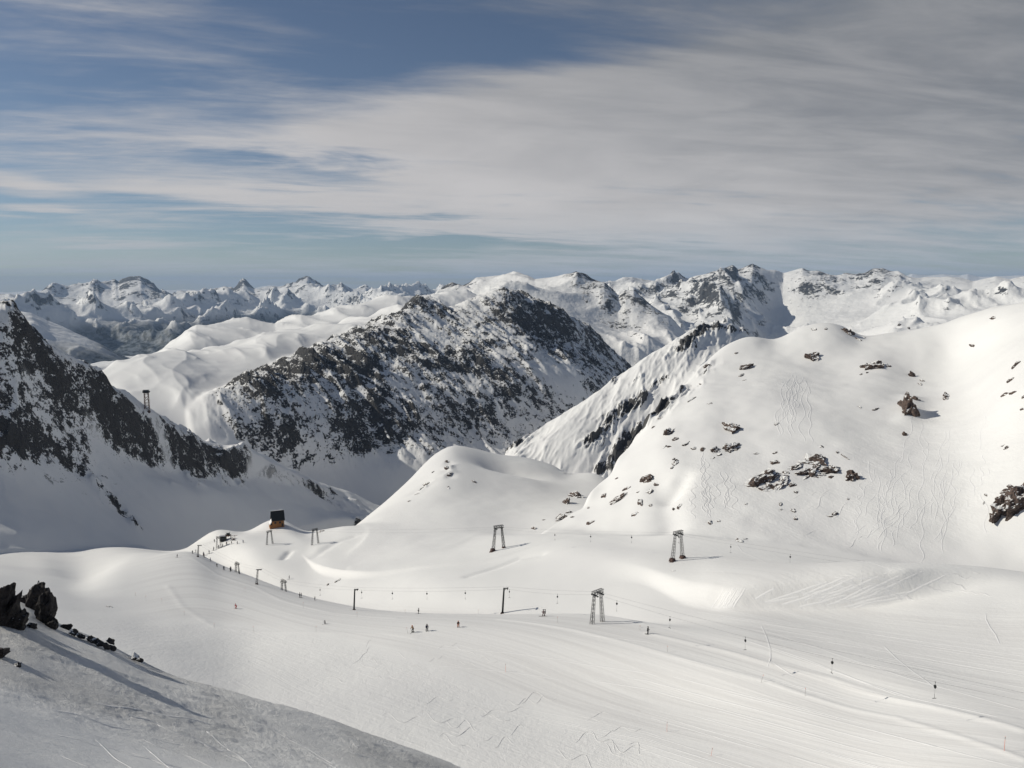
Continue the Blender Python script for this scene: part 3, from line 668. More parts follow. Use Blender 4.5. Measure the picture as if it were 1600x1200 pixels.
def lie(px, py, w_, h_, rot, mesh=None, sub=None, up=1.0):
    """an outcrop set into the slope where the line of sight meets it"""
    c = hit(px, py); r = math.hypot(c.x, c.y); m_px = c.length/F
    ca, sa = math.cos(R(rot)), math.sin(R(rot))
    a = hit(px-ca*w_/2, py+sa*w_/2); b = hit(px+ca*w_/2, py-sa*w_/2)
    ax = (b-a); Lm = ax.length
    if Lm > 2.2*w_*m_px or Lm < 1e-3: ax = Vector((ca*w_*m_px, 0.6*sa*w_*m_px, sa*w_*m_px)); Lm = ax.length
    ax.normalize(); nn = normal_at(c, max(1.0, r*.006)); ay = nn.cross(ax).normalized(); az_ = ax.cross(ay)
    if az_.dot(nn) < 0: az_ = -az_; ay = -ay
    view = (-c).normalized()
    fy = abs(ay.cross(view).length)          # how much of the cross axis the eye sees
    hy = h_*m_px*.62/max(.35, fy)
    mt = Matrix((ax*Lm*.66, ay*hy*1.3, az_*h_*m_px*.55*up)).transposed().to_4x4()
    mt.translation = c-nn*(h_*m_px*.16)
    global small_n
    if mesh is None: mesh = RK[small_n % len(RK)]
    small_n += 1
    o = bpy.data.objects.new('rock_outcrop', mesh); col.objects.link(o); o.matrix_world = mt
    return o
GR = 'rock outcrops on the sunny snow mountain'
def bigrock(px, py, w_, h_, rot, label, seed, up=1.0, n=4):
    me = rock_mesh(100+seed, n, jag=.9); me.materials.append(M_ROCK)
    o = lie(px, py, w_*1.12, h_*1.18, rot, me, up=up); return tag(o, label, 'rock', GR)
bigrock(1420, 640, 34, 17, 78, 'tall brown rock with a snow-capped left side casting a rounded shadow on the right slope', 1, 2.6)
bigrock(1188, 753, 40, 20, 30, 'largest brown rock slab low on the left of the oval outcrop below the dome', 2)
bigrock(1206, 762, 30, 11, 8, 'long low brown rock forming the bottom edge of the oval outcrop', 3)
bigrock(1219, 754, 24, 11, 72, 'upright brown rock between the two halves of the oval outcrop', 4)
bigrock(1276, 722, 32, 14, 10, 'wide brown rock at the top right of the oval outcrop', 5)
bigrock(1268, 735, 34, 14, 30, 'streaky brown and snow rock slab in the middle right of the oval outcrop', 6)
bigrock(1245, 729, 30, 9, 22, 'slanting brown rock at the upper middle of the oval outcrop', 7)
bigrock(1278, 742, 22, 5, 2, 'thin dark rock ledge under the right half of the oval outcrop', 8)
bigrock(1301, 736, 13, 13, 60, 'round brown rock just right of the oval outcrop', 9, 1.3)
bigrock(1331, 745, 8, 12, 80, 'small upright brown rock farthest right beside the oval outcrop', 10, 1.4)
bigrock(1565, 797, 42, 14, 62, 'reddish brown pointed rock slab low at the right edge of the slope', 11, 1.5)
bigrock(1594, 785, 42, 19, 66, 'large reddish brown rock cut by the right edge of the picture', 12, 1.6)
bigrock(1578, 779, 16, 9, 20, 'reddish rock bridging the two big rocks at the right edge', 13, 1.3)
bigrock(1368, 572, 26, 9, 5, 'dark craggy rock on the rim high above the tall shadowed rock', 14, 1.3)
bigrock(1145, 669, 18, 12, 10, 'snow-striped rock bump left of the ski turns on the dome', 15, 1.2)
bigrock(1143, 700, 24, 10, 24, 'elongated dark rock left of the oval outcrop', 16, 1.2)
bigrock(1119, 704, 11, 9, 35, 'blocky dark rock just left of the elongated dark rock', 17, 1.2)
bigrock(1270, 560, 15, 11, 20, 'snow-dusted rock cluster below the rounded top of the dome', 18, 1.2)
bigrock(1044, 675, 13, 12, 50, 'dark rounded rock on the left shoulder of the dome', 19, 1.2)
bigrock(965, 781, 32, 6, 34, 'long narrow slanting rock rib on the lower left buttress', 20, 1.2)
bigrock(1013, 749, 16, 8, 10, 'dark rock crowning the top of the lower left buttress', 21, 1.2)
bigrock(874, 811, 15, 10, 25, 'reddish rock at the foot of the buttress edge above the lift line', 22, 1.2)
bigrock(884, 786, 15, 8, 48, 'slanting dark rock halfway up the buttress edge', 23, 1.2)
bigrock(900, 776, 17, 9, 38, 'slanting dark rock highest on the buttress edge', 24, 1.2)
bigrock(1167, 575, 15, 8, 20, 'brown rock pair near the upper left rim of the dome', 25, 1.2)
bigrock(1326, 520, 16, 7, -20, 'dark rocks on the right side of the rounded dome top', 26, 1.2)
SMALL = [(1413,680,9,6,80),(1480,620,14,7,-35),(1384,570,14,5,-5),(1356,569,7,5,0),(1426,588,14,5,-75),(1440,595,8,4,-20),(1438,600,6,4,0),(1345,585,5,3,0),(1355,582,5,3,0),(1367,640,12,4,20),(1343,636,4,3,0),(1426,623,10,8,60),(1435,625,5,4,0),(1589,569,18,6,48),(1578,595,10,5,45),(1570,616,9,6,50),(1581,615,7,5,50),(1597,639,8,4,10),(1599,621,6,4,60),(1572,700,7,4,60),(1567,696,4,3,0),(1571,768,12,7,50),(1579,760,7,5,40),(1558,779,7,4,45),(1541,773,5,3,20),(1537,786,3,3,0),(1303,803,10,7,40),(1325,780,4,3,0),
(1213,662,8,4,0),(1122,710,8,5,30),(1114,716,5,4,50),(1212,723,12,8,25),(1181,709,8,3,10),(1212,707,9,3,30),(1282,698,9,3,-5),(1308,706,7,4,0),(1319,713,16,3,-35),(1256,738,11,8,-20),(1258,746,14,4,30),(1197,744,16,8,30),(1239,758,11,7,30),(1243,769,6,4,-20),(1229,738,9,6,20),(1298,746,5,5,80),(1219,788,8,4,85),(1220,796,4,3,0),(1240,798,7,5,-60),(1242,809,7,5,0),(1297,807,6,5,20),(1166,788,4,3,0),(1109,817,6,6,0),(1124,814,7,3,5),(1153,844,11,5,0),(1164,842,9,3,10),(1208,736,5,4,30),
(1055,686,10,6,0),(1072,693,8,8,0),(1038,699,9,5,45),(1046,698,5,4,30),(1083,701,8,5,0),(1098,701,9,5,75),(1054,723,10,8,0),(1053,717,6,4,0),(1050,731,7,4,50),(1025,757,9,4,-10),(1013,769,10,8,60),(996,769,5,4,0),(1001,786,9,8,20),(1016,790,5,4,0),(993,803,13,4,20),(921,818,10,7,45),(887,801,10,7,20),(894,808,5,4,0),(833,826,8,5,40),(850,812,4,3,0),(919,794,5,3,20),(944,775,10,5,30),(978,764,14,3,30),(964,747,5,3,45),(1061,793,9,5,75),(1052,795,6,4,30),
(1158,587,10,5,30),(1163,594,6,3,0),(1342,530,13,5,-30),(1272,515,10,4,10),(1105,572,11,7,45),(1080,625,13,4,35),(1110,630,8,4,20),(1550,497,10,4,0),(1405,507,6,3,0),(1150,552,6,3,20),(1095,600,5,3,0),(1290,513,6,3,0),(1350,527,6,3,-20),(1420,512,5,3,0),(1518,540,8,4,-10),(1000,660,8,5,45),(1030,655,9,4,45),(1020,668,7,4,45)]
for (px, py, w_, h_, rot) in SMALL:
    tag(lie(px, py, w_*.95, h_, rot), 'small brown rock poking through the snow on the sunny mountain face', 'rock', 'small rocks on the sunny snow mountain')
for (px, py, w_, h_, rot) in [(702,742,10,6,30),(697,722,6,4,70),(664,757,11,7,35),(652,772,6,4,30),(741,753,5,5,0),(697,731,6,5,10),(640,783,4,3,0),(700,762,5,3,0),(676,738,6,3,40)]:
    tag(lie(px, py, w_, h_, rot), 'small dark rock in the snow on the pointed white knoll', 'rock', 'small rocks on the pointed knoll')
for (px, py, w_, h_, rot) in [(525,909,6,3,40),(530,906,5,3,60),(511,914,5,3,50),(499,832,9,5,20),(503,830,5,4,0),(1052,892,6,2,5)]:
    tag(lie(px, py, w_, h_, rot), 'small dark rock showing through the snow beside the lift track', 'rock', 'small rocks beside the lift track')
tag(lie(172, 948, 9, 4, 0), 'small grey rock alone on the valley snow left of the pistes', 'rock')
# foreground crags: backlit shards along the near crest
def shard(px, py, w_, h_, lean, label, seed, group=None, n=4, low=0):
    c = hit(px, py+h_*.42+low, 20, 112); m_px = c.length/F
    me = rock_mesh(300+seed, n, jag=.6); me.materials.append(M_ROCKB)
    o = bpy.data.objects.new('crag', me); col.objects.link(o)
    o.location = c+Vector((0, 0, (h_*.34+low*.9)*m_px))
    o.scale = (w_*m_px*.66, w_*m_px*.8, h_*m_px*.60); o.rotation_euler = (R(-8), R(lean), R(seed*37 % 90))
    o.rotation_euler = Euler((R(-6), R(lean), 0)); return tag(o, label, 'rock', group)
GC = 'crags along the near crest at the left edge'
shard(5, 945, 26, 70, 12, 'tall jagged black crag cut by the left edge of the picture', 1, GC)
shard(20, 958, 24, 52, 18, 'leaning black crag second from the left edge', 2, GC)
shard(29, 972, 18, 24, 20, 'low black rock at the foot of the leaning left crag', 3, GC)
shard(39, 936, 22, 14, -5, 'flat black rock bridging towards the pointed crag', 4, GC)
shard(58, 938, 22, 42, 2, 'pointed black crag with a sharp tip on the near crest', 5, GC)
shard(74, 956, 18, 46, 4, 'blunt black crag standing right of the pointed one', 6, GC)
shard(82, 972, 12, 22, 20, 'small black rock stepping down right of the blunt crag', 7, GC)
shard(105, 980, 14, 9, 0, 'low wedge of black rock lying alone on the crest', 8, GC)
shard(34, 970, 12, 12, 20, 'small black rock in the snow under the pointed crag', 9, GC)
shard(49, 978, 10, 6, 25, 'tiny black rock lower on the snow under the pointed crag', 10, GC)
shard(2, 1020, 14, 18, 20, 'black rock at the left edge below the tall crags', 11, GC)
shard(28, 1039, 9, 5, 20, 'small black rock low on the near slope at the left', 12, GC)
chain = [(118,988,14,7),(128,994,10,5),(143,998,12,6),(150,1002,12,8),(158,1006,11,7),(166,1010,11,6),(174,1012,11,6),(172,1002,11,5),(182,1006,12,6),(190,1010,12,6),(199,1012,11,9),(206,1018,11,10),(213,1026,12,10),(219,1032,9,6)]
for i, (px, py, w_, h_) in enumerate(chain):
    o = shard(px, py, w_*.95, h_*.55, 35, 'small black rock in the descending row along the near snow crest', 40+i, 'row of small rocks on the near snow crest', 3, 5)
# ------------------------------------------------------------------ ski tracks pressed into the snow (too many to count)
tv, tf = [], []
def track(pts, wid=None, h_=.12, pair=0.0):
    W = [hit(*p) for p in pts]
    W = [w for w in W]
    for a, b in zip(W[:-1], W[1:]):
        if (b-a).length > 60: return
    D_ = []
    for i in range(len(W)):
        a = W[max(0, i-1)]; b = W[min(len(W)-1, i+1)]; t = b-a; t.z = 0
        if t.length < 1e-6: t = Vector((1, 0, 0))
        t.normalize(); D_.append(Vector((-t.y, t.x, 0)))
    r = W[0].length; wd = wid or max(.22, r*.00055)
    k = len(tv); n = len(W)
    prof = [(-1.6, -.12), (-.8, 1.0), (0, .1), (.8, .8), (1.6, -.12)]
    for i, (w0, s_) in enumerate(zip(W, D_)):
        e = min(1, i/2, (n-1-i)/2)
        for (q, hh) in prof:
            p = w0+s_*(q*wd); z0 = height(p.x, p.y)
            tv.append((p.x, p.y, z0+(hh*e*h_ if hh > 0 else -.15)))
    for i in range(n-1):
        for j in range(4): a = k+i*5+j; tf.append((a, a+1, a+6, a+5))
rt = random.Random(11)
def turns(px, py, dx, dy, n, amp, per, jit=.2, step=3, **kw):
    """a descent with linked turns, drawn as places on the slope"""
    pts = []; ph = rt.uniform(0, 6.28); L_ = math.hypot(dx, dy); ux, uy = dx/L_, dy/L_
    m_ = int(L_/step)
    for i in range(m_+1):
        s_ = i*step; a = amp*math.sin(ph+s_/per*6.28)*(1+.3*math.sin(s_*.05+ph))
        pts.append((px+ux*s_-uy*a+rt.uniform(-jit, jit), py+uy*s_+ux*a))
    track(pts, **kw)
for i in range(13): turns(rt.uniform(1205, 1262), rt.uniform(585, 600), rt.uniform(-28, 12), rt.uniform(70, 105), 1, rt.uniform(2, 5.5), rt.uniform(20, 44), h_=.09)
for i in range(4): turns(rt.uniform(1080, 1110), rt.uniform(705, 720), rt.uniform(0, 12), rt.uniform(60, 95), 1, rt.uniform(2, 4.5), rt.uniform(16, 26), h_=.12)
for i in range(10): turns(rt.uniform(1060, 1150), rt.uniform(730, 760), rt.uniform(-15, 12), rt.uniform(40, 70), 1, rt.uniform(2, 5), rt.uniform(14, 22), h_=.12)
for i in range(50):
    px = rt.uniform(1340, 1550); py = rt.uniform(640, 790)
    if py < 700 and px < 1420: continue
    turns(px, py, rt.uniform(-40, 5), rt.uniform(35, 100), 1, rt.uniform(1.5, 5), rt.uniform(18, 60), h_=.055)
for i in range(14): turns(rt.uniform(1270, 1420), rt.uniform(755, 830), rt.uniform(-70, -20), rt.uniform(10, 32), 1, rt.uniform(1, 3), rt.uniform(25, 40), h_=.10)
for i in range(14):
    a = rt.uniform(1132, 1172); track([(a+q*rt.uniform(.9, 1.1)*6*-.5, 915+q*5) for q in range(8)], h_=.13)
for i in range(26):
    a = rt.uniform(1180, 1420); l_ = rt.uniform(30, 110); s_ = rt.uniform(-.55, -.15); b = rt.uniform(928, 952)
    track([(a+l_*q/9, b+s_*l_*q/9+rt.uniform(-.3, .3)) for q in range(10)], h_=.11)
for i in range(16):
    a = rt.uniform(1230, 1520); b = rt.uniform(872, 930); track([(a+q*7, b+q*rt.uniform(.8, 2.2)) for q in range(9)], h_=.10)
for P0 in ([(1380,1008),(1400,1028),(1425,1048),(1448,1064),(1462,1075)], [(1540,958),(1541,968),(1547,980),(1556,992),(1562,1006)], [(1190,978),(1198,995),(1204,1015),(1204,1028),(1199,1042)],
           [(1205,1033),(1222,1045),(1240,1056)], [(1330,938),(1345,920),(1347,900),(1344,888)], [(1320,898),(1338,914),(1352,925),(1362,938)], [(1200,1010),(1260,1030),(1340,1062),(1430,1092)], [(1165,1000),(1280,1040),(1400,1085),(1560,1120)],
           [(1150,848),(1160,862),(1200,880)], [(1195,985),(1300,1020),(1420,1060),(1600,1110)]):
    pts = []
    for (x0, y0), (x1, y1) in zip(P0[:-1], P0[1:]):
        k = max(2, int(math.hypot(x1-x0, y1-y0)/5))
        pts += [(x0+(x1-x0)*q/k, y0+(y1-y0)*q/k) for q in range(k)]
    track(pts+[P0[-1]], h_=.06, wid=.16)
for i in range(34):   # long straight runs down the groomed piste
    a = rt.uniform(640, 1450); off_ = rt.uniform(12, 150); l_ = rt.uniform(120, 420); pts = []
    for q in range(int(l_/9)):
        x_ = a+q*9
        if x_ > 1680: break
        pts.append((x_, float(np.interp(x_, [640, 800, 1010, 1300, 1600, 1750], [958, 963, 984, 1048, 1114, 1150]))+off_*(1+(x_-640)/1400)+rt.uniform(-.25, .25)))
    if len(pts) > 5 and max(p[1] for p in pts) < 1240: track(pts, h_=.035, wid=.13)
for i in range(26):   # runs on the far side of the tow track
    a = rt.uniform(1080, 1500); off_ = rt.uniform(12, 70); l_ = rt.uniform(90, 300); pts = []
    for q in range(int(l_/9)):
        x_ = a+q*9
        if x_ > 1680: break
        pts.append((x_, float(np.interp(x_, [1010, 1300, 1600, 1750], [980, 1042, 1108, 1142]))-off_*(.6+(x_-1010)/900)+rt.uniform(-.25, .25)))
    if len(pts) > 5: track(pts, h_=.04, wid=.14)
for i in range(30):   # loose turns on the ungroomed snow beside the near slope
    px = rt.uniform(520, 980); py = rt.uniform(1075, 1175)
    if py < 1062+(px-520)*.10 or py > 1098+(px-430)*.335-28: continue
    turns(px, py, rt.uniform(25, 70), rt.uniform(-12, 26), 1, rt.uniform(3, 8), rt.uniform(28, 50), step=4, h_=.06, wid=.10)
for i in range(22):
    px = rt.uniform(470, 790); py = rt.uniform(1008, 1060)
    if py > 1098+(px-430)*.335-30: continue
    turns(px, py, rt.uniform(15, 45), rt.uniform(-22, 18), 1, rt.uniform(1, 3), rt.uniform(15, 30), step=4, h_=.06, wid=.10)
for i in range(26):   # sideslipped marks across the near slope
    px = rt.uniform(60, 560); py = rt.uniform(1080, 1190)
    if py < 1060+(px)*.17: continue
    turns(px, py, rt.uniform(90, 220), rt.uniform(35, 90), 1, rt.uniform(.5, 2), rt.uniform(60, 120), step=6, h_=.022, wid=.07)
me = bpy.data.meshes.new('ski_tracks'); me.from_pydata(tv, [], tf); me.update(); me.shade_smooth(); me.materials.append(M_SNOWOBJ)
st_ = bpy.data.objects.new('ski_tracks', me); col.objects.link(st_); st_['kind'] = 'stuff'; st_['label'] = 'ski tracks pressed into the snow slopes'
# ------------------------------------------------------------------ lifts
def point(px, py, r):
    a, t = ray(px, py); return Vector((r*math.sin(a), r*math.cos(a), r*t))
def proj(p):
    f_ = p.y*CP-p.z*SP; up = p.y*SP+p.z*CP
    return 800+F*p.x/f_, 600-F*up/f_
def lattice(mb, a, b, wa, wb, r, n=7, br=.6, sides=((1, 0), (0, 1))):
    """four-chord lattice mast from a to b"""
    a = Vector(a); b = Vector(b); d = (b-a).normalized(); u = Vector((1, 0, 0)); u = (u-d*u.dot(d)).normalized(); w_ = d.cross(u)
    cs = [(1, 1), (-1, 1), (-1, -1), (1, -1)]
    def P_(t, c): q = wa+(wb-wa)*t; return a+(b-a)*t+u*c[0]*q/2+w_*c[1]*q/2
    for c in cs: mb.bar(P_(0, c), P_(1, c), r, n=4)
    for i in range(n):
        for k in range(4):
            c, e = cs[k], cs[(k+1) % 4]
            if i % 2: c, e = e, c
            mb.bar(P_(i/n, c), P_((i+1)/n, e), r*br, n=4)
def wheel(mb, c, r, w_, axis=(1, 0, 0), n=14):
    c = Vector(c); ax = Vector(axis); mb.bar(c-ax*w_/2, c+ax*w_/2, r, n=n)
def make_portal(feet, m=M_STEEL):
    root = empty('lift_portal', (0, 0, 0))
    PROTO.append(root)
    for s_ in (-1, 1):
        b = MB(); lattice(b, (s_*2.35, 0, .4 if feet else -1.2), (s_*1.35, 0, 9.3), .95, .5, .085, 9)
        b.build('leg', m, root)
        if feet:
            b = MB(); b.box((s_*2.45, 0, .25), (1.9, 1.9, 1.5), 0, .72); b.box((s_*2.5-.5, -.6, -.1), (2.6, 1.8, .7), .3, .6); b.build('footing', M_CONC, root)
    b = MB()
    for y in (-.45, .45):
        for z in (9.2, 10.1): b.bar((-2.0, y, z), (2.0, y, z), .10, n=4)
        for i in range(8): b.bar((-2+i*.5, y, 9.2 if i % 2 else 10.1), (-1.5+i*.5, y, 10.1 if i % 2 else 9.2), .06, n=4)
    for x in (-2, -1, 0, 1, 2):
        for z in (9.2, 10.1): b.bar((x, -.45, z), (x, .45, z), .06, n=4)
    for x in (-2.0, 2.0): b.bar((x, -.45, 9.2), (x, .45, 10.1), .07, n=4)
    b.build('crossbeam', m, root)
    for s_ in (-1, 1):
        b = MB(); b.box((s_*1.15, 0, 9.05), (.16, 2.6, .22))
        bt = b.build('pulley_arm', M_DARK, root)
        b = MB()
        for y in (-1.1, -.4, .4, 1.1): wheel(b, (s_*1.15, y, 8.95), .26, .14)
        b.build('pulley', M_DARK, bt)
    b = MB()
    for s_ in (-.22, .22): b.bar((2.75+s_*.2, .55+s_, .3), (1.6+s_*.2, .55+s_, 9.4), .03, n=4)
    for i in range(20): t = i/20; b.bar((2.75-1.15*t, .33, .3+9.1*t), (2.75-1.15*t, .77, .3+9.1*t), .02, n=4)
    b.build('ladder', m, root)
    return root
port_f = make_portal(True); port_n = make_portal(False)
GP = 'lattice portals carrying the drag lift ropes'
portals = [
 (port_f, (1050,877), (1067,872), 833, 'tall lattice lift portal on reddish concrete footings, nearest on the upper lift line', 0),
 (port_f, (771,861), (787,856), 822, 'lattice lift portal on dark footings at the foot of the white knoll', 0),
 (port_n, (924,977), (942,970), 923, 'largest lattice lift portal standing on the groomed piste, nearest on the lower lift line', 0),
 (port_n, (487,853), (498,848), 828, 'thin lattice portal beside the wind-carved snow ledge, right of the timber hut', 0),
 (port_n, (416,852), (427,849), 831, 'thin lattice portal directly below the timber hut', 0),
 (port_n, (365,896), (377,893), 873, 'lattice portal over the queue track, in front of the grey gully', 0),
 (port_n, (436,925), (451,921), 897, 'lattice portal just right of the leaning lattice mast', 0),
 (port_n, (337,857), (347,855), 839, 'faint lattice portal left of the lift bottom station', 0)]
tops = {}
for i, (pr, fa, fb, ty, lab, _) in enumerate(portals):
    o = pr if not pr.get('used') else copy_tree(pr); pr['used'] = 1
    def foot(q):
        near = hit(q[0], q[1]+10, rmax=700)
        for k in range(10):
            h_ = hit(q[0], q[1]+k, rmax=700)
            if h_.length < near.length*1.12: return h_
        return near
    A_, B_ = foot(fa), foot(fb)
    c = (A_+B_)/2; d_ = B_-A_
    if abs(d_.y) > .9*abs(d_.x): d_.y = math.copysign(.9*abs(d_.x), d_.y)
    H_ = ((fa[1]+fb[1])/2-ty)*c.length/F/.93
    c.z = min(height(A_.x, A_.y), height(B_.x, B_.y))
    o.location = c; o.rotation_euler = (0, 0, math.atan2(d_.y, d_.x)); o.scale = (H_/10.2,)*3
    tag(o, lab, 'lift tower', GP)
    tops[i] = (c+Vector((0, 0, H_*.87)), Vector((d_.x, d_.y, 0)).normalized(), H_/10.2)
for o in [port_f, port_n]:
    if 'used' in o: del o['used']
for o in list(bpy.data.objects):
    if 'used' in o: del o['used']
# single tube poles with a short arm
def make_tube_pole():
    root = empty('lift_pole', (0, 0, 0)); PROTO.append(root)
    b = MB(); b.bar((0, 0, -.6), (.55, 0, 8.6), .34, .26, 14); b.build('pole', M_DARK, root, True)
    b = MB(); b.bar((.5, 0, 8.45), (2.0, 0, 8.75), .17, .12, 8); b.bar((.52, 0, 7.7), (1.5, 0, 8.6), .08, n=6); a_ = b.build('arm', M_DARK, root)
    b = MB(); wheel(b, (1.75, -.4, 8.45), .3, .14); wheel(b, (1.75, .4, 8.45), .3, .14); b.box((1.75, 0, 8.5), (.12, 1.2, .16)); b.build('pulley', M_DARK, a_)
    b = MB(); b.box((0, 0, -.1), (1.3, 1.3, .5), 0, .8); b.build('footing', M_CONC, root)
    return root
tube = make_tube_pole()
ptops = []
for i, (bx, by, ty, lab) in enumerate([(553, 953, 922, 'dark tubular lift pole with a short arm, left of the pair of skiers'), (785, 958, 920, 'dark tubular lift pole with a short arm, right of the orange-clad skier')]):
    o = tube if i == 0 else copy_tree(tube)
    c = hit(bx, by); H_ = (by-ty)*c.length/F/.93
    o.location = c; o.scale = (H_/8.9,)*3; o.rotation_euler = (0, 0, R(-12)); tag(o, lab, 'lift tower', 'tubular poles of the lower lift')
    ptops.append(c+Vector((1.7, -.3, 8.3))*(H_/8.9))
def make_lattice_mast():
    root = empty('lift_mast', (0, 0, 0)); PROTO.append(root)
    b = MB(); lattice(b, (0, 0, .3), (.9, 0, 8.4), 1.0, .5, .10, 9); b.build('mast', M_STEEL, root)
    b = MB(); b.box((1.6, 0, 8.5), (3.2, .3, .34)); b.bar((.85, 0, 7.6), (2.2, 0, 8.4), .08, n=4); a_ = b.build('arm', M_DARK, root)
    b = MB(); wheel(b, (2.6, -.5, 8.2), .3, .14); wheel(b, (2.6, .5, 8.2), .3, .14); b.build('pulley', M_DARK, a_)
    b = MB(); b.box((0, 0, .1), (1.6, 1.6, .8), 0, .85); b.build('footing', M_CONC, root)
    return root
mast = make_lattice_mast(); mtops = []
for i, (bx, by, ty, lab) in enumerate([(401, 913, 892, 'leaning lattice mast with a top arm beside the gully fence'), (309, 870, 854, 'reddish lattice mast with a top arm at the left end of the lift queue')]):
    o = mast if i == 0 else copy_tree(mast)
    c = hit(bx, by, rmax=600); H_ = (by-ty)*c.length/F/.93
    o.location = c; o.scale = (H_/8.7,)*3; o.rotation_euler = (0, 0, R(10)); tag(o, lab, 'lift tower', 'lattice masts of the lower lift')
    mtops.append(c+Vector((2.4, 0, 8.2))*(H_/8.7))
# drive station position
ST = hit(355, 843, rmax=600)
def rope(name, pts, sag, label, grp, off):
    P_ = []
    for a, b in zip(pts[:-1], pts[1:]):
        n = 24; L_ = (b-a).length
        for i in range(n): t = i/n; P_.append(a+(b-a)*t-Vector((0, 0, 4*sag*L_*t*(1-t))))
    P_.append(pts[-1]); P_ = [p+off for p in P_]
    mb = MB(); n = 5; k = 0
    for i, p in enumerate(P_):
        d_ = (P_[min(i+1, len(P_)-1)]-P_[max(i-1, 0)]).normalized(); u_ = d_.cross(Vector((0, 0, 1))).normalized(); w_ = d_.cross(u_)
        for j in range(n): t = 6.283*j/n; mb.v.append(p+(u_*math.cos(t)+w_*math.sin(t))*.016)
        if i:
            for j in range(n): mb.f.append(((i-1)*n+j, (i-1)*n+(j+1) % n, i*n+(j+1) % n, i*n+j))
    o = mb.build(name, M_CABLE); tag(o, label, 'rope', grp); return P_
upper = [point(1900, 950, 250), point(1640, 919, 262)]
upper += [tops[0][0], tops[1][0], tops[3][0], tops[4][0], ST+Vector((2, 0, 3.5))]
lower = [point(1850, 1150, 125), tops[2][0], ptops[1], ptops[0], tops[6][0], mtops[0], tops[5][0], mtops[1], tops[7][0], ST+Vector((0, 0, 3.5))]
lower[0] = point(1800, 1136, 135)
GRP_ = 'haul ropes of the two drag lifts'
UP = rope('haul_rope', upper, .012, 'thin steel rope of the upper lift running past the two footed portals', GRP_, Vector((0, .0, 0)))
rope('haul_rope', upper, .006, 'return rope of the upper lift hanging just behind its twin', GRP_, Vector((.3, 2.2, .1)))
LOW = rope('haul_rope', lower, .012, 'thin steel rope of the lower lift crossing the piste to the bottom station', GRP_, Vector((0, 0, 0)))
rope('haul_rope', lower, .006, 'return rope of the lower lift hanging just behind its twin', GRP_, Vector((.3, 2.0, .1)))
def on_rope(P_, px):
    best = None
    for a, b in zip(P_[:-1], P_[1:]):
        xa, xb = proj(a)[0], proj(b)[0]
        if (xa-px)*(xb-px) <= 0 and abs(xa-xb) > 1e-6:
            return a+(b-a)*((px-xa)/(xb-xa))
    return None
def make_hanger():
    root = empty('tbar_hanger', (0, 0, 0)); PROTO.append(root)
    b = MB(); b.bar((0, 0, .05), (0, 0, -.7), .035, n=6); b.bar((0, -.12, 0), (0, .12, 0), .06, n=8); b.build('clamp', M_DARK, root)
    b = MB(); wheel(b, (0, 0, -.95), .30, .26); b.box((0, 0, -1.1), (.22, .34, .5)); b.build('spring_box', M_DARK, root)
    b = MB(); b.bar((0, 0, -1.3), (0, 0, -2.6), .016, n=4); b.build('cord', M_RUBBER, root)
    b = MB(); b.bar((0, 0, -2.6), (0, 0, -3.5), .03, n=6); b.bar((-.42, 0, -3.5), (.42, 0, -3.5), .055, n=6); b.build('t_bar', M_DARK, root)
    return root
hanger = make_hanger(); first = True
for P_, xs, lab, gp in ((UP, (1590, 1472, 1354, 1235, 1142, 1061, 987, 923, 867, 772), 'empty T-bar with its dark spring box hanging from the upper lift rope', 'T-bars on the upper lift rope'),
                    (LOW, (1462, 1301, 1165, 1047, 964, 871, 796, 727, 667, 613, 565, 500), 'empty T-bar with its dark spring box hanging from the lower lift rope', 'T-bars on the lower lift rope')):
    for px in xs:
        p = on_rope(P_, px)
        if p is None: continue
        o = hanger if first else copy_tree(hanger); first = False
        o.location = p; o.rotation_euler = (0, 0, R(70)+px*.01); o.scale = (.85,)*3; tag(o, lab, 'T-bar', gp)
# ridge-top lattice tower
def make_tower():
    root = empty('cable_tower', (0, 0, 0)); PROTO.append(root)
    b = MB(); lattice(b, (0, 0, -2), (0, 0, 15), 3.6, 3.0, .22, 7, .7); b.build('mast', M_RUST, root)
    b = MB(); b.box((0, 0, 16.0), (5.4, 3.6, .9)); b.box((-.2, 0, 17.1), (4.6, 3.2, .5)); b.box((0, 0, 15.2), (4.0, 3.0, .5)); b.build('head', M_DARK, root)
    b = MB()
    for x in (-2.3, 2.3):
        for y in (-1.6, -.5, .5, 1.6): wheel(b, (x, y, 15.5), .4, .2)
    b.build('pulley', M_DARK, root)
    b = MB(); b.bar((-1.9, -1.9, 2), (1.9, 1.9, 2), .1, n=4); b.box((0, 0, -1.4), (4.6, 4.6, 1.6), 0, .9); b.build('footing', M_CONC, root); return root
tw = make_tower(); c = hit(230, 641, 600, 1000); H_ = 29*c.length/F
tw.location = c; tw.scale = (H_/17.4,)*3; tw.rotation_euler = (0, 0, R(12)); tag(tw, 'lattice cable tower with a dark head standing alone on the rocky left ridge', 'tower')
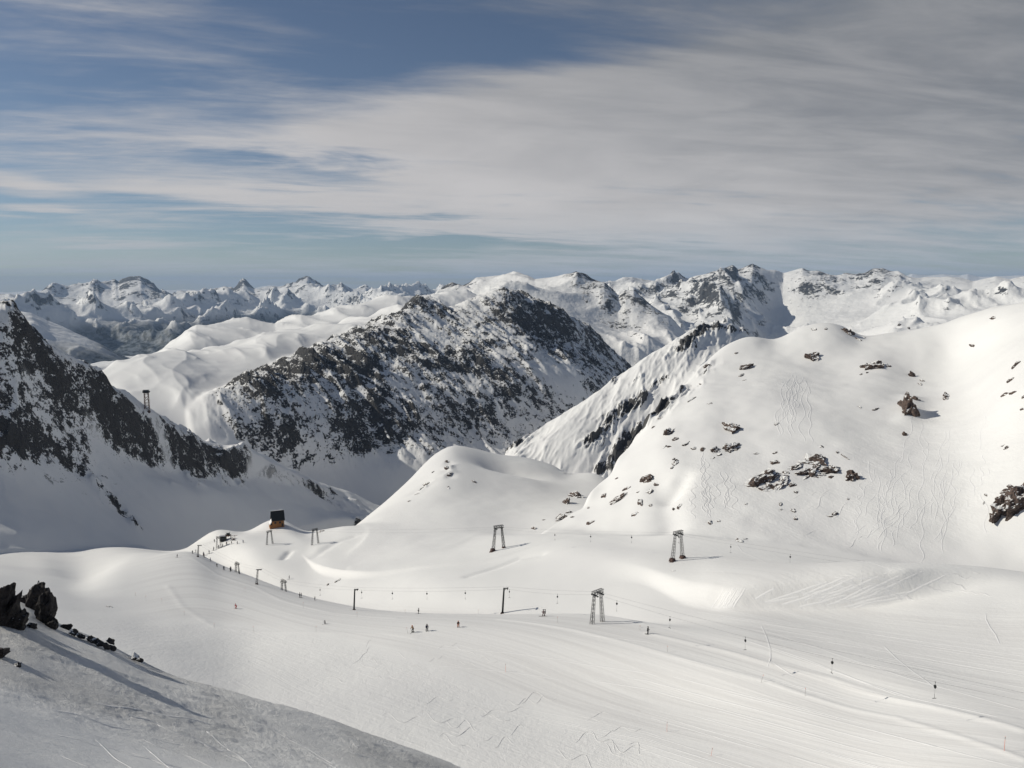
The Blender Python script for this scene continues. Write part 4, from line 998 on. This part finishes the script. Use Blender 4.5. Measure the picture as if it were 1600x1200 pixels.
# ------------------------------------------------------------------ timber hut on its snow mound
def make_hut():
    c = hit(434, 822, rmax=700); s_ = c.length/F
    root = empty('timber_hut', c-Vector((0, 0, .5)), R(24))
    w_, d_, wall = 16.5*s_, 13*s_, 13.5*s_     # front width, depth, wall height
    hw, hd = w_/2, d_/2; hr = wall+11.5*s_
    b = MB(); b.poly([(-hw, -hd, -1), (hw, -hd, -1), (hw, hd, -1), (-hw, hd, -1), (-hw, -hd, wall), (hw, -hd, wall), (hw, hd, wall), (-hw, hd, wall), (-hw, 0, hr-.4), (hw, 0, hr-.4)],
                     [(0, 1, 5, 4), (2, 3, 7, 6), (1, 2, 6, 9, 5), (3, 0, 4, 8, 7), (3, 2, 1, 0), (4, 5, 9, 8), (7, 8, 9, 6)])
    b.build('wall', M_WOOD, root)
    ov = .55; t_ = .22
    e = (hr-wall)/hd
    for sg, nm in ((-1, 'roof'), (1, 'roof')):
        b = MB(); y0, z0 = sg*(hd+.5), wall-e*.5+.1
        pts = [(-hw-ov, 0, hr), (hw+ov, 0, hr), (hw+ov, y0, z0), (-hw-ov, y0, z0)]
        pts += [(x_, y_, z_-t_) for x_, y_, z_ in pts]
        b.poly(pts, [(0, 1, 2, 3), (7, 6, 5, 4), (0, 4, 5, 1), (1, 5, 6, 2), (2, 6, 7, 3), (3, 7, 4, 0)])
        r_ = b.build('roof', M_DARK, root)
        if sg == 1:
            b = MB(); b.poly([(-hw-ov, .05, hr+.02), (hw+ov, .05, hr+.02), (hw+ov, y0, z0+.03), (-hw-ov, y0, z0+.03), (-hw-ov, .05, hr+.25), (hw+ov, .05, hr+.25), (hw+ov, y0, z0+.3), (-hw-ov, y0, z0+.3)],
                             [(4, 5, 6, 7), (0, 1, 5, 4), (1, 2, 6, 5), (2, 3, 7, 6), (3, 0, 4, 7)]); b.build('roof_snow', M_SNOWOBJ, r_)
    b = MB(); b.box((0, -.08, hr+.12), (w_+.9, .5, .26), 0, .7); b.build('ridge_snow', M_SNOWOBJ, root)
    # snow-covered lean-to on the sunny gable side
    lx = -hw; b = MB()
    b.poly([(lx-1.5, -hd+.2, wall*.42), (lx, -hd+.2, wall*.8), (lx, hd-.2, wall*.8), (lx-1.5, hd-.2, wall*.42), (lx-1.5, -hd+.2, wall*.42+.5), (lx, -hd+.2, wall*.8+.5), (lx, hd-.2, wall*.8+.5), (lx-1.5, hd-.2, wall*.42+.5)],
           [(4, 5, 6, 7), (0, 1, 5, 4), (2, 3, 7, 6), (3, 0, 4, 7), (0, 3, 2, 1)]); b.build('porch_snow', M_SNOWOBJ, root)
    b = MB(); b.box((lx-.72, 0, wall*.16), (1.4, d_-.8, wall*.5)); b.build('porch', M_WOOD, root)
    # corner trim, door and shutters
    b = MB(); b.box((hw+.02, -hd-.02, wall*.45), (.32, .32, wall*.95)); b.build('corner_board', simple('pale_board', (.45, .36, .28)), root)
    MW = simple('dark_window_glass', (.015, .018, .022), .15, 0, .2)
    for x_, z_ in ((-hw*.5, wall*.62), (hw*.3, wall*.62)):
        b = MB(); b.box((x_, -hd-.05, z_), (1.1, .12, 1.1)); f_ = b.build('window', M_DARK, root)
        b = MB(); b.box((x_, -hd-.13, z_), (.9, .06, .9)); b.build('pane', MW, f_)
    b = MB(); b.box((hw*.72, -hd-.05, wall*.3), (.95, .14, 1.9)); b.build('door', simple('dark_timber', (.05, .025, .015)), root)
    b = MB(); b.box((0, 0, -1.1), (w_*1.02, d_*1.02, 1.4)); b.build('foundation', M_DARK, root)
    tag(root, 'small brown timber hut with a steep black roof on a snow mound', 'hut')
make_hut()
# ------------------------------------------------------------------ bottom station of the lifts
def make_station():
    c = ST; s_ = c.length/F
    a = hit(349, 845, rmax=600)
    root = empty('lift_cabin', a, R(10))
    b = MB(); b.box((0, 0, 1.3), (3.4, 2.6, 2.8)); b.build('wall', M_DARK, root)
    b = MB(); b.box((0, 0, 2.85), (4.0, 3.2, .25)); r_ = b.build('roof', M_RUST, root)
    b = MB(); b.box((-.1, 0, 3.25), (3.9, 3.1, .6), 0, .8); b.build('roof_snow', M_SNOWOBJ, r_)
    b = MB(); b.box((.3, -1.33, 1.7), (1.6, .08, .9)); b.build('window', simple('cabin_glass', (.03, .04, .05), .15), root)
    tag(root, 'dark lift operator cabin with snow on its flat roof at the bottom station', 'cabin')
    a = hit(357, 845, rmax=600); root = empty('lift_drive', a, R(10))
    b = MB()
    for x in (-1.6, 1.6): b.bar((x, -.6, 0), (x*.8, 0, 3.6), .14, n=6); b.bar((x, .6, 0), (x*.8, 0, 3.6), .14, n=6)
    b.bar((-1.7, 0, 3.6), (1.7, 0, 3.6), .18, n=6); b.build('frame', M_DARK, root)
    b = MB(); wheel(b, (0, 0, 3.1), 1.4, .22, (0, 0, 1), 20); b.bar((0, 0, 2.4), (0, 0, 4.0), .15); b.build('bullwheel', M_RUST, root)
    b = MB(); b.box((0, .2, 4.1), (1.6, 1.0, .8)); b.build('motor', M_DARK, root)
    b = MB(); b.bar((.8, 0, 3.6), (1.0, 0, 5.3), .1); b.bar((-1.0, 0, 3.6), (-1.1, 0, 5.0), .1); b.build('antenna', M_DARK, root)
    tag(root, 'dark steel drive frame with a horizontal bullwheel beside the operator cabin', 'machinery')
    a = hit(365, 845, rmax=600); root = empty('tension_frame', a, R(-8))
    b = MB()
    for x in (-.9, .9): b.bar((x, 0, 0), (x, 0, 3.2), .10, n=6)
    b.bar((-1.4, 0, 3.2), (2.4, 0, 3.3), .10, n=6); b.bar((-.9, 0, 1.6), (.9, 0, 1.6), .07, n=6); b.bar((-.9, 0, 1.6), (.9, 0, 3.2), .06, n=6); b.build('frame', M_RUST, root)
    b = MB(); b.box((0, .1, .9), (.9, .6, .8)); b.build('counterweight', M_CONC, root)
    tag(root, 'rusty gate-like tension frame right of the drive machinery', 'machinery')
make_station()
# ------------------------------------------------------------------ piste markers
M_ORANGE = simple('orange_marker_paint', (.75, .16, .05), .5, 0, .15)
M_GREYP = simple('weathered_marker', (.22, .20, .18), .6, 0, .2)
def make_marker(m):
    root = empty('piste_marker', (0, 0, 0)); PROTO.append(root)
    b = MB(); b.bar((0, 0, -.3), (0, 0, 2.0), .028, .022, 6); b.build('pole', m, root)
    b = MB(); b.bar((0, 0, 1.62), (0, 0, 1.9), .04, .04, 8); b.build('band', M_ORANGE if m != M_ORANGE else M_GREYP, root)
    return root
mk = make_marker(M_ORANGE); mg = make_marker(M_GREYP); f1 = f2 = True
GM = 'thin marker poles along the piste edges'
for px, py, h_, tilt in [(790,1050,13,0),(1042,1143,15,0),(1569,1173,19,0),(1111,1181,12,8)]:
    o = mk if f1 else copy_tree(mk); f1 = False; c = hit(px, py)
    o.location = c; sc_ = h_*c.length/F/2.0; o.scale = (max(1, sc_*.9), max(1, sc_*.9), sc_); o.rotation_euler = (0, R(tilt), 0)
    tag(o, {790: 'orange piste marker at the upper edge of the rough snow in the middle', 1042: 'orange piste marker low in the centre right of the picture', 1569: 'tall orange piste marker in the bottom right corner', 1111: 'tilted orange piste marker near the bottom edge'}[px], 'marker pole', GM)
for px, py, h_, tilt in [(1043,1019,10,0),(871,973,10,0),(1258,1087,12,0),(1189,1067,13,14),(637,990,10,-8),(494,988,10,0),(396,987,9,0),(335,981,7,0),(748,959,7,0),(633,959,7,0),(558,964,8,0),(474,950,9,0),(383,925,7,0),(253,942,7,0),(228,938,7,0),(288,962,7,0),(1000,985,8,0),(212,932,6,0)]:
    o = mg if f2 else copy_tree(mg); f2 = False; c = hit(px, py)
    o.location = c; sc_ = h_*c.length/F/2.0; o.scale = (max(1, sc_*.9), max(1, sc_*.9), sc_); o.rotation_euler = (0, R(tilt), 0)
    tag(o, 'thin grey piste marker pole standing at the piste edge', 'marker pole', 'thin grey piste marker poles')
# ------------------------------------------------------------------ people
def skin_mesh(name, verts, edges, radii, root=0, sub=1):
    me = bpy.data.meshes.new(name); me.from_pydata([tuple(v) for v in verts], edges, []); me.update()
    o = bpy.data.objects.new(name, me); col.objects.link(o)
    m = o.modifiers.new('s', 'SKIN'); s2 = o.modifiers.new('d', 'SUBSURF'); s2.levels = s2.render_levels = sub
    for i, r in enumerate(radii):
        r = r if isinstance(r, tuple) else (r, r)
        me.skin_vertices[0].data[i].radius = r
    me.skin_vertices[0].data[root].use_root = True
    dg = bpy.context.evaluated_depsgraph_get(); dg.update()
    out = bpy.data.meshes.new_from_object(o.evaluated_get(dg)); out.name = name
    bpy.data.objects.remove(o); out.shade_smooth(); return out
def pose(kind):
    if kind == 'ski':    # crouched over bent knees, hands forward, facing -y
        hip = (0, .12, .82); chest = (0, -.10, 1.22); neck = (0, -.20, 1.42); head = (0, -.26, 1.60)
        kn = .42; J = dict(hip=hip, chest=chest, neck=neck, head=head)
        for s_, n in ((-1, 'l'), (1, 'r')):
            J[n+'hip'] = (s_*.11, .10, .80); J[n+'knee'] = (s_*.16, -.16, .46); J[n+'ank'] = (s_*.16, .02, .10); J[n+'toe'] = (s_*.16, -.16, .05)
            J[n+'sh'] = (s_*.19, -.12, 1.34); J[n+'el'] = (s_*.30, -.22, 1.08); J[n+'wr'] = (s_*.27, -.46, 1.04); J[n+'hand'] = (s_*.25, -.55, 1.03)
    elif kind == 'tow':  # leaning back on the T-bar
        J = dict(hip=(0, .05, .92), chest=(0, .10, 1.30), neck=(0, .09, 1.50), head=(0, .05, 1.67))
        for s_, n in ((-1, 'l'), (1, 'r')):
            J[n+'hip'] = (s_*.10, .05, .90); J[n+'knee'] = (s_*.12, -.08, .50); J[n+'ank'] = (s_*.12, -.02, .10); J[n+'toe'] = (s_*.12, -.20, .05)
            J[n+'sh'] = (s_*.19, .10, 1.42); J[n+'el'] = (s_*.28, .02, 1.14); J[n+'wr'] = (s_*.16, -.20, 1.12); J[n+'hand'] = (s_*.14, -.28, 1.15)
    else:
        J = dict(hip=(0, 0, .95), chest=(0, -.02, 1.32), neck=(0, -.03, 1.52), head=(0, -.06, 1.68))
        for s_, n in ((-1, 'l'), (1, 'r')):
            J[n+'hip'] = (s_*.10, 0, .93); J[n+'knee'] = (s_*.13, -.05, .50); J[n+'ank'] = (s_*.14, .03, .10); J[n+'toe'] = (s_*.14, -.15, .05)
            J[n+'sh'] = (s_*.19, -.02, 1.44); J[n+'el'] = (s_*.32, -.02, 1.16); J[n+'wr'] = (s_*.36, -.22, 1.02); J[n+'hand'] = (s_*.36, -.30, 1.02)
    if kind == 'crouch':
        for k in J: x_, y_, z_ = J[k]; J[k] = (x_, y_*1.4, z_*(.72 if z_ > .3 else 1))
    return J
M_SKIN = simple('skin', (.45, .27, .2), .6)
COL = {'black': (.012, .012, .014), 'navy': (.015, .02, .05), 'orange': (.55, .13, .03), 'red': (.45, .03, .03), 'grey': (.12, .12, .12), 'tan': (.3, .2, .12), 'maroon': (.08, .015, .015), 'blue': (.03, .08, .2)}
MC = {k: simple(k+'_ski_fabric', v, .8, 0, .15) for k, v in COL.items()}
def make_person(kind):
    J = pose(kind); root = None
    up = ['hip', 'chest', 'neck', 'head']
    names = up+[n+k for n in 'lr' for k in ('hip', 'knee', 'ank', 'toe', 'sh', 'el', 'wr', 'hand')]
    ix = {n: i for i, n in enumerate(names)}
    ed = [(0, 1), (1, 2), (2, 3)]+[(ix[a], ix[b]) for n in 'lr' for a, b in (('hip', n+'hip'), (n+'hip', n+'knee'), (n+'knee', n+'ank'), (n+'ank', n+'toe'), ('chest', n+'sh'), (n+'sh', n+'el'), (n+'el', n+'wr'), (n+'wr', n+'hand'))]
    rad = {'hip': .13, 'chest': .14, 'neck': .06, 'head': .10}
    rr = {'hip': .085, 'knee': .06, 'ank': .045, 'toe': .04, 'sh': .06, 'el': .045, 'wr': .032, 'hand': .035}
    body = bpy.data.objects.new('person', skin_mesh('person', [J[n] for n in names], ed, [rad.get(n) or rr[n[1:]] for n in names]))
    col.objects.link(body); body.data.materials.append(M_SKIN); PROTO.append(body)
    def part(nm, ns, e, r_, mname):
        me = skin_mesh(nm, [J[n] for n in ns], e, r_); o = new_obj(nm, me, body); me.materials.append(MC[mname]); PROTO.append(o); return o
    part('jacket', ['hip', 'chest', 'neck', 'lsh', 'lel', 'lwr', 'rsh', 'rel', 'rwr'], [(0, 1), (1, 2), (1, 3), (3, 4), (4, 5), (1, 6), (6, 7), (7, 8)], [.175, .185, .085, .10, .075, .055, .10, .075, .055], 'black')
    part('trousers', ['hip', 'lhip', 'lknee', 'lank', 'rhip', 'rknee', 'rank'], [(0, 1), (1, 2), (2, 3), (0, 4), (4, 5), (5, 6)], [.16, .12, .095, .085, .12, .095, .085], 'black')
    hd = Vector(J['head'])
    b = MB(); b.ball(hd+Vector((0, .01, .06)), .145, (1, 1.1, .9), 12, 8); b.build('helmet', MC['black'], body, True)
    b = MB(); b.box(hd+Vector((0, -.125, .03)), (.17, .05, .07)); b.build('goggles', M_DARK, body)
    for n in 'lr':
        an = Vector(J[n+'ank'])
        b = MB(); b.box(an+Vector((0, -.05, .03)), (.13, .32, .2), 0, .75); b.build('boot', MC['grey'], body)
        b = MB(); b.box((an.x, an.y-.12, .012), (.09, 1.62, .025)); b.bar((an.x, an.y-.92, .02), (an.x, an.y-1.05, .10), .035, .02, 6); b.build('ski', MC['grey'], body)
        h_ = Vector(J[n+'hand']); b = MB(); b.ball(h_, .06, (1, 1.2, .9), 8, 6); b.bar(h_+Vector((0, .02, .0)), h_+Vector((-.05 if n == 'r' else .05, -.03, .02)), .028, .02, 6); b.build('glove', MC['black'], body, True)
        if kind != 'tow':
            b = MB(); b.bar(h_+Vector((0, -.02, .12)), (h_.x*1.25, h_.y+.35, .02), .014, n=5); b.build('ski_pole', MC['grey'], body)
    return body
PP = {k: make_person(k) for k in ('ski', 'stand', 'tow', 'crouch')}
usedp = set()
def put(kind, px, py, face, jacket, trousers, helmet, label, group=None, dx=0.0, hpx=None):
    p = PP[kind]
    if kind in usedp:
        o = copy_tree(p)
    else: o = p; usedp.add(kind)
    c = hit(px, py, rmax=640); c = c+Vector((dx, 0, 0)); c.z = height(c.x, c.y)
    o.location = c; s_ = 1.0
    if hpx: s_ = min(1.35, max(.9, hpx*c.length/F/1.75/.95))
    o.scale = (s_,)*3
    o.rotation_euler = (0, 0, R(face))
    for ch in [k for k in PROTO if k.parent == o]:
        base = ch.name.split('.')[0]
        cc_ = {'jacket': jacket, 'trousers': trousers, 'helmet': helmet}.get(base)
        if cc_:
            ch.material_slots[0].link = 'OBJECT'; ch.material_slots[0].material = MC[cc_]
    tag(o, label, 'person', group)
GQ = 'skiers on the open piste'
put('ski', 645, 988, -20, 'tan', 'black', 'orange', 'skier in a tan jacket and black trousers, left of the pair on the piste', GQ, hpx=11)
put('ski', 667, 986, 15, 'navy', 'grey', 'black', 'skier in dark blue jacket and grey trousers, right of the pair on the piste', GQ, hpx=11)
put('ski', 716, 980, 10, 'black', 'orange', 'orange', 'skier in a black jacket and orange trousers alone right of the pair', GQ, hpx=10)
put('stand', 1012, 991, 60, 'black', 'black', 'black', 'skier dressed all in black standing right of the big piste portal', GQ, hpx=11)
put('crouch', 508, 975, -60, 'black', 'black', 'black', 'crouching skier in black below the left tubular pole', GQ, hpx=7)
put('ski', 369, 951, -100, 'red', 'red', 'red', 'skier in a red suit alone high on the left piste', GQ, hpx=7)
GT = 'pairs of skiers being towed up by T-bar'
put('tow', 849, 963, -90, 'maroon', 'maroon', 'black', 'left skier of the dark red clad pair on the T-bar, left of the piste portal', GT, -.1, 10)
put('tow', 849, 963, -90, 'black', 'maroon', 'black', 'right skier of the dark red clad pair on the T-bar, left of the piste portal', GT, .45, 10)
put('tow', 654, 959, -80, 'black', 'black', 'black', 'skier in black towed by the lift above the pair of skiers', GT, 0, 8)
put('tow', 469, 934, -70, 'black', 'black', 'black', 'left skier of the black clad pair towed near the lattice portal', GT, -.2, 7)
put('tow', 469, 934, -70, 'navy', 'black', 'maroon', 'right skier of the black clad pair towed near the lattice portal', GT, .4, 7)
put('tow', 492, 938, -70, 'black', 'navy', 'black', 'lone skier on the tow track just right of the black clad pair', GT, 0, 4)
cs_ = ['black', 'navy', 'grey', 'maroon', 'black', 'blue']
rp = random.Random(4)
for i, (px, py, h_) in enumerate([(277,871,4),(301,865,4),(306,863,4),(319,871,6),(318,868,5),(329,877,5),(339,886,5),(350,891,6),(360,893,6),(361,892,6),(374,897,5),(327,865,5),(334,860,5),(342,857,5),(348,855,5),(354,852,5),(335,847,4),(380,848,4),(362,850,4),(371,850,4),(452,905,5)]):
    put('stand' if i % 2 else 'tow', px, py, rp.uniform(-140, 60), cs_[i % 6], 'black' if i % 3 else 'grey', cs_[(i+2) % 6], 'tiny distant skier in dark clothing in the line at the bottom of the lift', 'skiers queueing and riding near the bottom station', 0, h_)
# ------------------------------------------------------------------ light, air, sky, camera
SUN_EL, SUN_DIR = R(32), Vector((-.985, .15, 0)).normalized()
sd = Vector((SUN_DIR.x*math.cos(SUN_EL), SUN_DIR.y*math.cos(SUN_EL), math.sin(SUN_EL)))
L = bpy.data.lights.new('sun', 'SUN'); L.energy = 3.9; L.angle = R(.53); L.color = (1, .945, .835)
so = bpy.data.objects.new('sun', L); col.objects.link(so); so.rotation_euler = sd.to_track_quat('Z', 'Y').to_euler()
w = bpy.data.worlds.new('World'); scene.world = w; w.use_nodes = True
nt = w.node_tree; nt.nodes.clear(); g = N(nt)
sky = g.n('ShaderNodeTexSky', sky_type='NISHITA', sun_disc=False, sun_elevation=SUN_EL, sun_rotation=math.atan2(SUN_DIR.x, SUN_DIR.y), altitude=2600, air_density=1.0, dust_density=.6, ozone_density=2.0)
d = g.n('ShaderNodeTexCoord').outputs['Generated']
x, y, z = g.xyz(d)
az = g.m('ARCTAN2', x, y); el = g.m('ARCSINE', z)
# cloud-deck coordinates: streaks shrink towards the horizon as on a high flat layer
zz = g.m('ADD', g.m('MAXIMUM', z, 0), .09)
cx = g.m('DIVIDE', x, zz); cy = g.m('DIVIDE', y, zz)
cv_ = g.comb(cx, cy, 0)
warp = g.noise(cv_, .8, 3, .5)
rx = g.m('ADD', g.m('MULTIPLY', cx, .97), g.m('MULTIPLY', cy, .22)); ry = g.m('SUBTRACT', g.m('MULTIPLY', cy, .97), g.m('MULTIPLY', cx, .22))
streak = g.noise(g.comb(g.m('MULTIPLY', rx, .5), g.m('MULTIPLY', ry, 1.3), 3.1), 1.0, 6, .58, .5)
fibre = g.noise(g.comb(g.m('MULTIPLY', rx, 1.1), g.m('MULTIPLY', ry, 3.0), 7.7), 1.0, 5, .6, .35)
puff = g.noise(cv_, 1.1, 5, .55, .5)
u = g.m('ADD', az, g.m('MULTIPLY', g.m('SUBTRACT', warp, .5), .22))
v = g.m('ADD', el, g.m('MULTIPLY', g.m('SUBTRACT', streak, .5), .11))
def P2A(px, py):
    a, t = ray(px, py); return a, math.atan(t)
def blob(px, py, w_, h_, rot, a, pw=2.0):
    a0, e0 = P2A(px, py); c, s = math.cos(R(rot)), math.sin(R(rot))
    du = g.m('SUBTRACT', u, a0); dv = g.m('SUBTRACT', v, e0)
    p = g.m('DIVIDE', g.m('ADD', g.m('MULTIPLY', du, c), g.m('MULTIPLY', dv, s)), w_/F)
    q = g.m('DIVIDE', g.m('SUBTRACT', g.m('MULTIPLY', dv, c), g.m('MULTIPLY', du, s)), h_/F)
    r2 = g.m('ADD', g.m('MULTIPLY', p, p), g.m('MULTIPLY', q, q))
    return g.m('MULTIPLY', g.m('EXPONENT', g.m('MULTIPLY', g.m('POWER', r2, pw/2), -1)), a)
blobs = [blob(1050, 215, 620, 95, 4, 1.0, 3.0), blob(560, 215, 330, 48, 10, .55), blob(1350, 80, 560, 230, 0, .95, 3), blob(1450, 300, 500, 70, 0, .4),
         blob(520, 322, 430, 30, -2, .62), blob(880, 355, 380, 26, -2, .3), blob(120, 100, 280, 26, 8, .30), blob(300, 20, 420, 26, -8, .35),
         blob(60, 305, 110, 26, -14, .6), blob(100, 375, 260, 22, 0, .3), blob(300, 425, 900, 26, 0, .62), blob(100, 200, 260, 40, 5, .25), blob(1200, 410, 500, 40, 0, .5)]
cuts = [blob(760, 65, 240, 45, -4, .75), blob(480, 268, 180, 14, -3, .45), blob(560, 385, 260, 9, 0, .5), blob(120, 322, 110, 12, 8, .3), blob(730, 318, 140, 12, 0, .25)]
dn = blobs[0]
for b in blobs[1:]: dn = g.m('ADD', dn, b)
for b in cuts: dn = g.m('SUBTRACT', dn, b)
fib2 = g.noise(g.comb(g.m('MULTIPLY', rx, 2.2), g.m('MULTIPLY', ry, 6.0), 1.7), 1.0, 6, .65, .6)
tex = g.m('ADD', g.m('MULTIPLY', g.m('SUBTRACT', streak, .5), 1.3), g.m('ADD', g.m('MULTIPLY', g.m('SUBTRACT', fibre, .5), .9), g.m('MULTIPLY', g.m('SUBTRACT', fib2, .5), .45)))
# away from the photographed part of the sky: a plain thin veil
front = g.ss(y, -.1, .35)
dn = g.m('ADD', g.m('MULTIPLY', dn, front), g.m('MULTIPLY', g.m('SUBTRACT', 1, front), .32))
dens = g.ss(g.m('ADD', dn, g.m('MULTIPLY', tex, 1.3)), .02, 1.08)
dens = g.m('MULTIPLY', dens, .93)
# thick cloud is greyer underneath, thin cloud brighter
thick = g.ss(g.m('ADD', g.m('ADD', el, g.m('MULTIPLY', az, .28)), g.m('MULTIPLY', puff, .12)), .13, .42)
cc = g.mix(thick, (.45, .435, .43, 1), (.155, .165, .18, 1))
cc = g.mix(g.ss(el, .10, .0), cc, (.30, .345, .39, 1))
cc = g.mix(g.m('MULTIPLY', g.m('SUBTRACT', puff, .35), .5, clamp=True), cc, (.24, .235, .24, 1))
cc = g.mix(g.m('MULTIPLY', g.ss(fibre, .35, .7), .28), cc, (.48, .46, .45, 1))
skc = g.n('ShaderNodeVectorMath', operation='SCALE'); nt.links.new(sky.outputs[0], skc.inputs[0]); skc.inputs['Scale'].default_value = .065
hs = g.n('ShaderNodeHueSaturation'); hs.inputs['Saturation'].default_value = .92; hs.inputs['Value'].default_value = .92; hs.inputs['Hue'].default_value = .5; nt.links.new(skc.outputs[0], hs.inputs['Color'])
CLOUD = 1.35
ccs = g.n('ShaderNodeVectorMath', operation='SCALE'); nt.links.new(cc, ccs.inputs[0]); ccs.inputs['Scale'].default_value = CLOUD
fin = g.mix(dens, hs.outputs[0], ccs.outputs[0])
bg = g.n('ShaderNodeBackground'); nt.links.new(fin, bg.inputs[0]); bg.inputs[1].default_value = 1.0
wo = g.n('ShaderNodeOutputWorld'); nt.links.new(bg.outputs[0], wo.inputs[0])
w.cycles.sampling_method = 'MANUAL'; w.cycles.sample_map_resolution = 512

HAZE = 2.8e-5
bm = bmesh.new(); bmesh.ops.create_cube(bm, size=1)
me = bpy.data.meshes.new('haze')
bm.to_mesh(me); bm.free()
ho = bpy.data.objects.new('haze', me); col.objects.link(ho)
zlo = min(Z.min(), Z2.min())-1; zhi = max(Z.max(), Z2.max(), 10)+60
ho.scale = (90000, 90000, zhi-zlo); ho.location = (0, 0, (zhi+zlo)/2); ho['kind'] = 'stuff'
hm, hnt = mat('haze_air'); gh = N(hnt)
pv = gh.n('ShaderNodeVolumePrincipled'); pv.inputs['Color'].default_value = (.50, .70, 1, 1); pv.inputs['Density'].default_value = HAZE; pv.inputs['Anisotropy'].default_value = .0
oo = gh.n('ShaderNodeOutputMaterial'); hnt.links.new(pv.outputs[0], oo.inputs['Volume']); me.materials.append(hm)

cam = bpy.data.cameras.new('camera'); cam.sensor_width = 36; cam.lens = F/1600*36; cam.clip_start = .5; cam.clip_end = 150000
co = bpy.data.objects.new('camera', cam); col.objects.link(co); co.location = (0, 0, 0); co.rotation_euler = (R(90)-PITCH, 0, 0)
scene.camera = co
vs = scene.view_settings; vs.view_transform = 'Standard'; vs.look = 'None'; vs.exposure = -.03; vs.gamma = 1
scene.cycles.max_bounces = 5; scene.cycles.diffuse_bounces = 3; scene.cycles.volume_bounces = 0; scene.cycles.use_denoising = True
